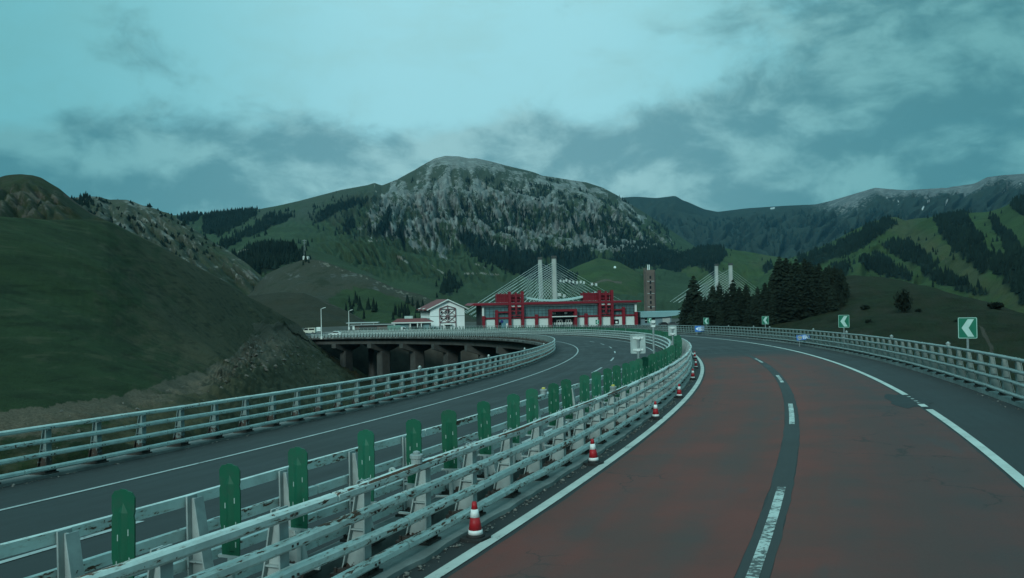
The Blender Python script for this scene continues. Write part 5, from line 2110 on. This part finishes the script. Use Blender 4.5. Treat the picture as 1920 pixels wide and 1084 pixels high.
def van(p, rz, col, label, cat='van', group=None, box=False):
    t = thing('parked_van' if not box else 'cargo_truck', label, cat, p, rz, group)
    m = plain('vehicle_paint', col, .4, .06, 1)
    if not box:
        MB().prism([(-2.5, .4), (2.4, .4), (2.5, .9), (2.0, 1.15), (1.35, 2.0), (-2.45, 2.1)], 'y', -.9, .9).build('body', m, t)
        MB().prism([(1.30, 1.25), (1.90, 1.22), (1.28, 1.92), (.2, 1.92), (.2, 1.25)], 'y', -.915, .915).build('window', m_glassd, t)
        MB().box(-2.2, -.1, -.915, .915, 1.3, 1.85).build('side_window', m_glassd, t)
        wheels(t, (-1.6, 1.6), 1.8)
    else:
        MB().box(-3.4, 1.2, -1.15, 1.15, .8, 2.9).build('cargo_box', m, t)
        MB().prism([(1.3, .5), (3.2, .5), (3.2, 1.4), (2.8, 2.3), (1.3, 2.4)], 'y', -1.05, 1.05).build('cab', m_white, t)
        MB().prism([(2.0, 1.5), (3.1, 1.5), (2.75, 2.2), (2.0, 2.2)], 'y', -1.065, 1.065).build('window', m_glassd, t)
        MB().box(-3.3, 3.1, -.5, .5, .45, .79).build('chassis', m_black, t)
        wheels(t, (-2.4, 2.2), 2.1, .45)
    return t


def car(p, rz, col, label):
    t = thing('parked_car', label, 'car', p, rz, 'cars at the service area')
    m = plain('vehicle_paint', col, .35, .06, 1)
    MB().prism([(-2.1, .35), (2.1, .35), (2.2, .75), (1.0, .9), (.4, 1.4), (-1.2, 1.42), (-1.9, .95), (-2.15, .85)], 'y', -.85, .85).build('body', m, t)
    MB().prism([(.86, .95), (.36, 1.34), (-1.12, 1.36), (-1.6, .97)], 'y', -.865, .865).build('window', m_glassd, t)
    wheels(t, (-1.3, 1.35), 1.7, .32)


van(W(581, 626, 305), R(165), (.55, .54, .46), 'cream van at the foot of the grassy hill')
van(W(745, 625.5, 316), R(4), (.13, .26, .21), 'green box truck parked before the annex', 'truck', None, True)
car(W(628, 629.5, 300), R(178), (.62, .64, .63), 'small white car on the road left of the flat block')
car(W(646, 629, 303), R(175), (.03, .03, .035), 'dark car behind the small white car')
car(W(1246, 611, 338), R(8), (.03, .032, .035), 'dark car under the canopy of the blue shed')
car(W(1262, 611, 338), R(4), (.09, .095, .10), 'grey car at the right end of the blue shed')
# white notice board beside the van
p = W(597.5, 625, 300)
nb = thing('notice_board', 'white notice board between the cream van and the street lamp', 'sign', p)
MB().box(-.7, .7, -.05, .05, .7, 2.1).build('board', m_swhite, nb)
MB().box(-.6, .6, -.07, -.051, 1.34, 1.44).build('dark_line', m_steel, nb)
for x in (-.55, .5):
    MB().box(x, x+.08, -.04, .04, 0, .7).build('leg', m_steel, nb)

# ------------------------------------------------------------------ cable stayed bridge
m_pylon = plain('pylon_concrete', (.36, .37, .35), .85, .12, .05)
m_cable = plain('stay_cable_sheath', (.80, .82, .80), .5, .08, .02)
cb = thing('cable_stayed_bridge', 'big cable stayed bridge with two pairs of concrete pylons and fans of pale stays', 'bridge')
deck_pts = [(730, 648, 800), (800, 629, 900), (1025, 600, 1180), (1210, 592, 1320), (1356, 586, 1520), (1480, 584, 1700)]
dk = np.array([W(*q_) for q_ in deck_pts])
dp = np.array([q_[0] for q_ in deck_pts], float)


def on_deck(px, side):
    p = np.array([np.interp(px, dp, dk[:, k]) for k in range(3)])
    return p+np.array([side*4, side*11.0, 0])


mb = MB()
for i in range(len(dk)-1):
    mb.obox(dk[i]+(0, 0, -1.5), dk[i+1]+(0, 0, -1.5), 26, 2.6)
mb.build('deck', m_pylon, cb)


def pylon(px, w_top, w_bot, pyt, pyb, Y, lean):
    a, b = W(px, pyt, Y), W(px+lean, pyb+40, Y)
    h0, h1 = w_top*Y/F/2, w_bot*Y/F/2
    mb = MB()
    vs = []
    for p, h in ((b, h1), (a, h0)):
        c_ = h*.35
        for x, y in ((-h+c_, -h), (h-c_, -h), (h, -h+c_), (h, h-c_), (h-c_, h), (-h+c_, h), (-h, h-c_), (-h, -h+c_)):
            vs.append((p[0]+x, p[1]+y*1.3, p[2]))
    mb.add(vs, [(0, 7, 6, 5, 4, 3, 2, 1), (8, 9, 10, 11, 12, 13, 14, 15)]+[(i, (i+1) % 8, 8+(i+1) % 8, 8+i) for i in range(8)])
    lg = mb.build('pylon_leg', m_pylon, cb)
    MB().box(a[0]-h0*1.1, a[0]+h0*1.1, a[1]-h0*1.5, a[1]+h0*1.5, a[2]-3.2, a[2]+.4).build('pylon_head', m_girder, lg)
    return a, b


def stays(a, b, pyt, side, left_px, right_px, base_px, n):
    for sg, endpx in ((-1, left_px), (1, right_px)):
        for k in range(n):
            u = k/(n-1.0)
            pyk = pyt+10+(1-u)*52          # anchors high on the leg for the long stays
            t_ = (pyk-pyt)/(563-pyt+40.0)
            top = a+(b-a)*t_
            px = base_px+(endpx-base_px)*(.10+.90*u)
            lo = on_deck(px, side)
            MB().tube(top, lo, .17, n=5, cap=False).build('stay_cable', m_cable, cb, smooth=True)


a, b = pylon(1012.5, 7.6, 8.4, 483, 563, 1235, 3.5)
stays(a, b, 483, 1, 788, 1200, 1015, 14)
a, b = pylon(1038.5, 8.8, 9.6, 480.5, 566, 1130, 3.5)
stays(a, b, 480.5, -1, 806, 1216, 1040, 14)
a, b = pylon(1343, 5.8, 6.2, 495.5, 563, 1560, 2)
stays(a, b, 495.5, 1, 1216, 1470, 1345, 13)
a, b = pylon(1369.5, 6.4, 6.8, 494, 563, 1460, 2.5)
stays(a, b, 494, -1, 1222, 1478, 1371, 13)

# ------------------------------------------------------------------ tiny things on the hills
def hut(px, py, Y, wpx, hpx, label, group=None, col=(.50, .53, .51), rz=0.0):
    p = W(px, py, Y)
    w_, h_ = wpx*Y/F, hpx*Y/F
    t = thing('hill_house', label, 'house', p, rz, group)
    m = plain('far_wall', col, .8, .08, .1)
    MB().box(-w_/2, w_/2, 0, w_*.7, -2, h_*.62).build('wall', m, t)
    MB().prism([(-w_*.56, h_*.60), (w_*.56, h_*.60), (w_*.3, h_), (-w_*.3, h_)], 'y', -w_*.08, w_*.78).build('roof', m_pale, t)
    return t


hut(570, 484, 742, 5, 4, 'white house left on the spur crest beside the conifers', 'white houses on the spur crest')
hut(577, 484.5, 740, 5, 3.6, 'white house right on the spur crest beside the conifers', 'white houses on the spur crest')
vg = [(1051, 527), (1057, 528), (1062, 526), (1068, 527.5), (1075, 529), (1082, 530), (1089, 529), (1095, 530), (1110, 533), (1118, 534)]
for k, (x, y) in enumerate(vg):
    hut(x, y, 1480, 3.6, 2.6, '%s white village house from the left, seen behind the right stays of the bridge' % ORD[k], 'white village houses behind the bridge')
hut(1049, 553, 1255, 7, 3.4, 'white low house left of its twin behind the tall right pylon', 'white houses at the foot of the pylon')
hut(1058, 555, 1250, 5, 3.0, 'white low house right of its twin behind the tall right pylon', 'white houses at the foot of the pylon')
p = W(1153, 502, 1640)
y_ = thing('yurt', 'single white yurt on the green knoll right of the bridge', 'tent', p)
MB().lathe([(2.3, -1), (2.3, 1.6), (1.4, 2.6), (.4, 3.0)], 12).build('felt_cover', m_swhite, y_)
MB().lathe([(.45, 2.95), (.3, 3.2)], 8).build('smoke_ring', m_steel, y_)
# lattice mast on the spur
p = W(571.5, 486, 745)
mt = thing('lattice_mast', 'thin grey lattice mast above the white houses on the spur', 'mast', p)
hm = (486-449)*745/F
for a_, b_ in ((-1, -1), (1, -1), (1, 1), (-1, 1)):
    MB().tube((a_*.8, b_*.8, -1), (a_*.2, b_*.2, hm), .07, n=5).build('leg', m_steel, mt)
for k in range(6):
    z = hm*(k+.5)/6.0
    q_ = .8-.6*z/hm
    mb = MB()
    for (a_, b_), (c_, d_) in zip(((-1, -1), (1, -1), (1, 1), (-1, 1)), ((1, -1), (1, 1), (-1, 1), (-1, -1))):
        mb.obox((a_*q_, b_*q_, z), (c_*q_, d_*q_, z+hm/12), .08, .08)
    mb.build('brace', m_steel, mt)
MB().box(-1.6, 1.6, -.15, .15, hm-1.2, hm-.7).box(-1.2, 1.2, -.15, .15, hm-3.2, hm-2.8).build('cross_arm', m_steel, mt)

# ==================================================================================================================
# CONIFER GROVE
# ==================================================================================================================
m_bark = plain('spruce_bark', (.05, .040, .032), .95, .3, 3)


def needle_mat(name, col):
    m, nt, b = new_mat(name)
    pos = nt.new('ShaderNodeNewGeometry').outputs['Position']
    oi = nt.new('ShaderNodeObjectInfo').outputs['Random']
    n = nt.noise(pos, .45, 5, .6)
    n2 = nt.noise(pos, 4.0, 3, .6)
    f = nt.math('ADD', nt.math('MULTIPLY', n, .5), nt.math('ADD', nt.math('MULTIPLY', n2, .3), nt.math('MULTIPLY', oi, .2)))
    nt.l.new(nt.mix(nt.step(f, .3, .7), tuple(c*.6 for c in col), tuple(c*1.5 for c in col)), b.inputs['Base Color'])
    b.inputs['Roughness'].default_value = .9
    b.inputs['Specular IOR Level'].default_value = .08
    return m


m_needle = needle_mat('spruce_needles', (.013, .019, .0135))


def spruce(seed, h, rad):
    """unit builder: drooping whorls of ragged branches, many small faces"""
    rs = np.random.RandomState(seed)
    V, T = [], []
    off = 0
    nw = 38
    for k in range(nw):
        u = (k+rs.rand()*.7)/nw
        z = h*(.05+.95*u)
        r = rad*((1-u)**.55)*(.55+.45*min(1, u*6))*(.78+.45*rs.rand())+.12
        nb_ = int(9+8*(1-u))
        ph = rs.rand()*6.28
        for i in range(nb_):
            a = ph+2*PI*i/nb_+rs.randn()*.22
            rr = r*(.62+.55*rs.rand())
            dr = rr*(.28+.35*rs.rand())
            d = np.array([math.cos(a), math.sin(a), 0])
            s_ = np.array([-d[1], d[0], 0])
            wd = .27*rr+.28
            nseg = 3
            for q in range(nseg):
                f0, f1 = q/nseg, (q+1)/nseg
                c0 = d*rr*f0+np.array([0, 0, z-dr*f0**1.4])
                c1 = d*rr*f1+np.array([0, 0, z-dr*f1**1.4])
                k0 = wd*(1-f0*.55)
                k1 = wd*(1-f1*.55)*(.0 if q == nseg-1 else 1)
                j = (rs.rand(4, 3)-.5)*.30
                hang = np.array([0, 0, -.35*k0-.12])
                V += [c0-s_*k0+hang+j[0], c0+j[1]*.3+(0, 0, .12), c0+s_*k0+hang+j[2], c1-s_*k1+hang*.8+j[3], c1, c1+s_*k1+hang*.8+j[0]]
                T += [(off, off+1, off+3), (off+1, off+4, off+3), (off+1, off+2, off+4), (off+2, off+5, off+4)]
                off += 6
    me = np_mesh('crown', np.array(V), None, np.array(T), smooth=False)
    me.materials.append(m_needle)
    return me


crowns = [spruce(100+i, 20.0, (4.2, 3.6, 4.6, 3.9)[i]) for i in range(4)]
trunk = MB().tube((0, 0, -1), (0, 0, 19), .32, .05, 8).mesh('trunk', m_bark)
TREES = [(1300, 516, 268), (1290, 545, 262), (1312, 552, 262), (1284, 560, 272), (1306, 575, 250), (1322, 556, 255), (1336, 534, 262), (1348, 529.6, 266), (1374, 523.6, 262), (1362, 545, 252), (1386, 537, 258), (1399, 531, 262), (1412, 550, 252),
         (1420, 537, 262), (1434, 529, 258), (1446, 515, 262), (1456, 489, 262), (1461, 480, 266), (1474, 481.6, 268), (1483, 500, 255), (1492, 484, 266), (1500, 495, 258), (1508.6, 483, 264), (1520, 491, 262), (1527, 510, 250), (1535, 493.6, 262),
         (1545, 505, 255), (1554, 496, 258), (1564, 498, 262), (1572, 512, 250), (1577, 503, 256), (1583, 522, 252), (1330, 572, 244), (1350, 570, 242), (1376, 566, 240), (1402, 572, 238), (1428, 565, 238), (1448, 548, 240), (1466, 535, 242),
         (1488, 530, 240), (1512, 528, 240), (1538, 532, 238), (1560, 535, 238), (1578, 545, 240), (1294, 585, 240), (1318, 590, 238), (1588, 560, 244), (1440, 540, 246), (1498, 515, 248), (1452, 505, 272), (1468, 495, 274), (1482, 490, 276), (1515, 490, 274), (1528, 497, 272), (1548, 500, 272), (1570, 503, 270), (1588, 530, 268),
         (1475, 515, 246), (1505, 510, 246), (1522, 518, 244), (1550, 520, 244), (1568, 530, 242), (1388, 560, 244), (1416, 555, 246), (1365, 562, 250), (1340, 560, 250)]


def land_z(land, px, Y):
    """height of a landform under picture column px at forward distance Y"""
    i = int(round(float(np.interp(px, land.g, np.arange(len(land.g))))))
    col = land.V[:, i]
    k0 = int(np.argmax(land.t >= 2))
    yy, zz = col[k0:, 1], col[k0:, 2]
    o = np.argsort(yy)
    return float(np.interp(Y, yy[o], zz[o]))


NEAR = 'spruces of the dark grove beside the right guardrail'
for k, (px, pyt, Y) in enumerate(TREES):
    z = land_z(rightn, px, Y)
    top = W(px, pyt, Y)
    h = top[2]-z
    left = sum(1 for q_ in TREES if q_[0] < px)+1
    if pyt < 487:
        lab = 'very tall dark spruce on the skyline of the grove, crown top at %s' % {1461: 'its left peak', 1474: 'its second peak', 1492: 'its middle peak', 1508.6: 'its right peak'}.get(px, 'the crest')
    else:
        lab = 'dark %s spruce, %s from the left edge of the conifer grove' % ('shorter front-row' if Y < 250 else 'tall', ordinal(left))
    t = thing('spruce_tree', lab, 'tree', (top[0], top[1], z-.3), rnd.random()*6.28, NEAR)
    s_ = (h+.3)/20.0
    c_ = link_obj('crown', crowns[k % 4], t)
    tr_ = link_obj('trunk', trunk, t)
    wsc = s_*rnd.uniform(1.05, 1.35)
    for q_ in (c_, tr_):
        q_.scale = (wsc, wsc, s_)
# lone bush tree on the right slope, and small shrubs
def shrub(seed):
    rs = np.random.RandomState(seed)
    V, T = [], []
    for k in range(420):
        d = rs.randn(3)
        d /= np.linalg.norm(d)
        d *= (.35+.65*rs.rand()**.5)*np.array([1, 1, .95])*(.85+.25*math.sin(3*math.atan2(d[1], d[0])+seed))
        c = d*.5+np.array([0, 0, .5])
        a, b = rs.randn(3)*.085, rs.randn(3)*.085
        V += [c-a, c+a, c+b]
        T.append((3*k, 3*k+1, 3*k+2))
    me = np_mesh('foliage', np.array(V), None, np.array(T), smooth=False)
    me.materials.append(m_needle)
    return me


shr = [shrub(1), shrub(2)]
for k, (px, pyb, Y, wpx, hpx, lab) in enumerate(((1694, 596, 205, 30, 46, 'lone dark bushy conifer on the grassy right slope'), (1622, 578, 215, 17, 11, 'low dark shrub left of the lone conifer on the right slope'),
                                                (1628, 604, 190, 13, 9, 'small shrub low on the slope, left of the lone conifer'), (1868, 572, 205, 30, 15, 'wide low shrub near the crest of the right slope'),
                                                (1722, 590, 205, 12, 8, 'tiny shrub at the right foot of the lone conifer'), (1795, 604, 170, 14, 9, 'small shrub above the nearest chevron sign'))):
    z = land_z(rightn, px, Y)
    p = W(px, pyb, Y)
    t = thing('shrub', lab, 'shrub', (p[0], p[1], z-.2), rnd.random()*6)
    f_ = link_obj('foliage', shr[k % 2], t)
    f_.scale = (wpx*Y/F, wpx*Y/F, hpx*Y/F)
    q_ = link_obj('stem', trunk, t)
    q_.scale = (.25, .25, hpx*Y/F/30)

# loose stones on the scar and scree of the left hill
rs = np.random.RandomState(6)
st_pts = hillA.sample(lambda a, b: ((b > scar_d(a, b)+4) & (b < scar_d(a, b)+90) & (a > -50))*1.0, 2.6, 33)
V, T = [], []
off = 0
for p in st_pts[:2600]:
    r = (.03+.12*rs.rand()**3)*min(3.0, max(.8, p[1]/40))
    o_ = rs.randn(6, 3)*.25+np.array([[1, 0, 0], [-1, 0, 0], [0, 1, 0], [0, -1, 0], [0, 0, .8], [0, 0, -.6]])
    V.append(p+o_*r)
    T.append(np.array([(0, 2, 4), (2, 1, 4), (1, 3, 4), (3, 0, 4), (2, 0, 5), (1, 2, 5), (3, 1, 5), (0, 3, 5)])+off)
    off += 6
me = np_mesh('scree_stones', np.concatenate(V), None, np.concatenate(T), smooth=False)
me.materials.append(plain('scree_stone', (.12, .105, .09), .95, .4, 1.5))
tag(link_obj('scree_stones', me), kind='stuff')
# grit and broken concrete along the kerbs
V, T = [], []
off = 0
for k in range(1500):
    s_ = -6+70*rs.rand()**1.3
    o_ = (1.60+abs(rs.randn())*.09) if rs.rand() < .62 else (-11.3+abs(rs.randn())*.12 if rs.rand() < .6 else 12.2-abs(rs.randn())*.12)
    r = .010+.030*rs.rand()**3
    q_ = rs.randn(6, 3)*.25+np.array([[1, 0, 0], [-1, 0, 0], [0, 1, 0], [0, -1, 0], [0, 0, .7], [0, 0, -.5]])
    V.append(road(s_, o_, .012)+q_*r)
    T.append(np.array([(0, 2, 4), (2, 1, 4), (1, 3, 4), (3, 0, 4), (2, 0, 5), (1, 2, 5), (3, 1, 5), (0, 3, 5)])+off)
    off += 6
me = np_mesh('gravel', np.concatenate(V), None, np.concatenate(T), smooth=False)
me.materials.append(plain('kerb_grit', (.16, .15, .135), .95, .4, 9))
tag(link_obj('gravel', me), kind='stuff')

# ------------------------------------------------------------------ air
HAZE = 2.6e-5
hz = MB().box(-9600, 9600, -9600, 9600, -110, 1800).build('haze', [])
hz.data.materials.clear()
hm_ = bpy.data.materials.new('haze_air')
hm_.use_nodes = True
hn = NT(hm_.node_tree)
hn.n.clear()
ho = hn.new('ShaderNodeOutputMaterial')
hv = hn.new('ShaderNodeVolumePrincipled')
hv.inputs['Color'].default_value = (.24, .64, .90, 1)
hv.inputs['Density'].default_value = HAZE
hv.inputs['Anisotropy'].default_value = .2
hn.l.new(hv.outputs[0], ho.inputs['Volume'])
hz.data.materials.append(hm_)
hz['kind'] = 'stuff'
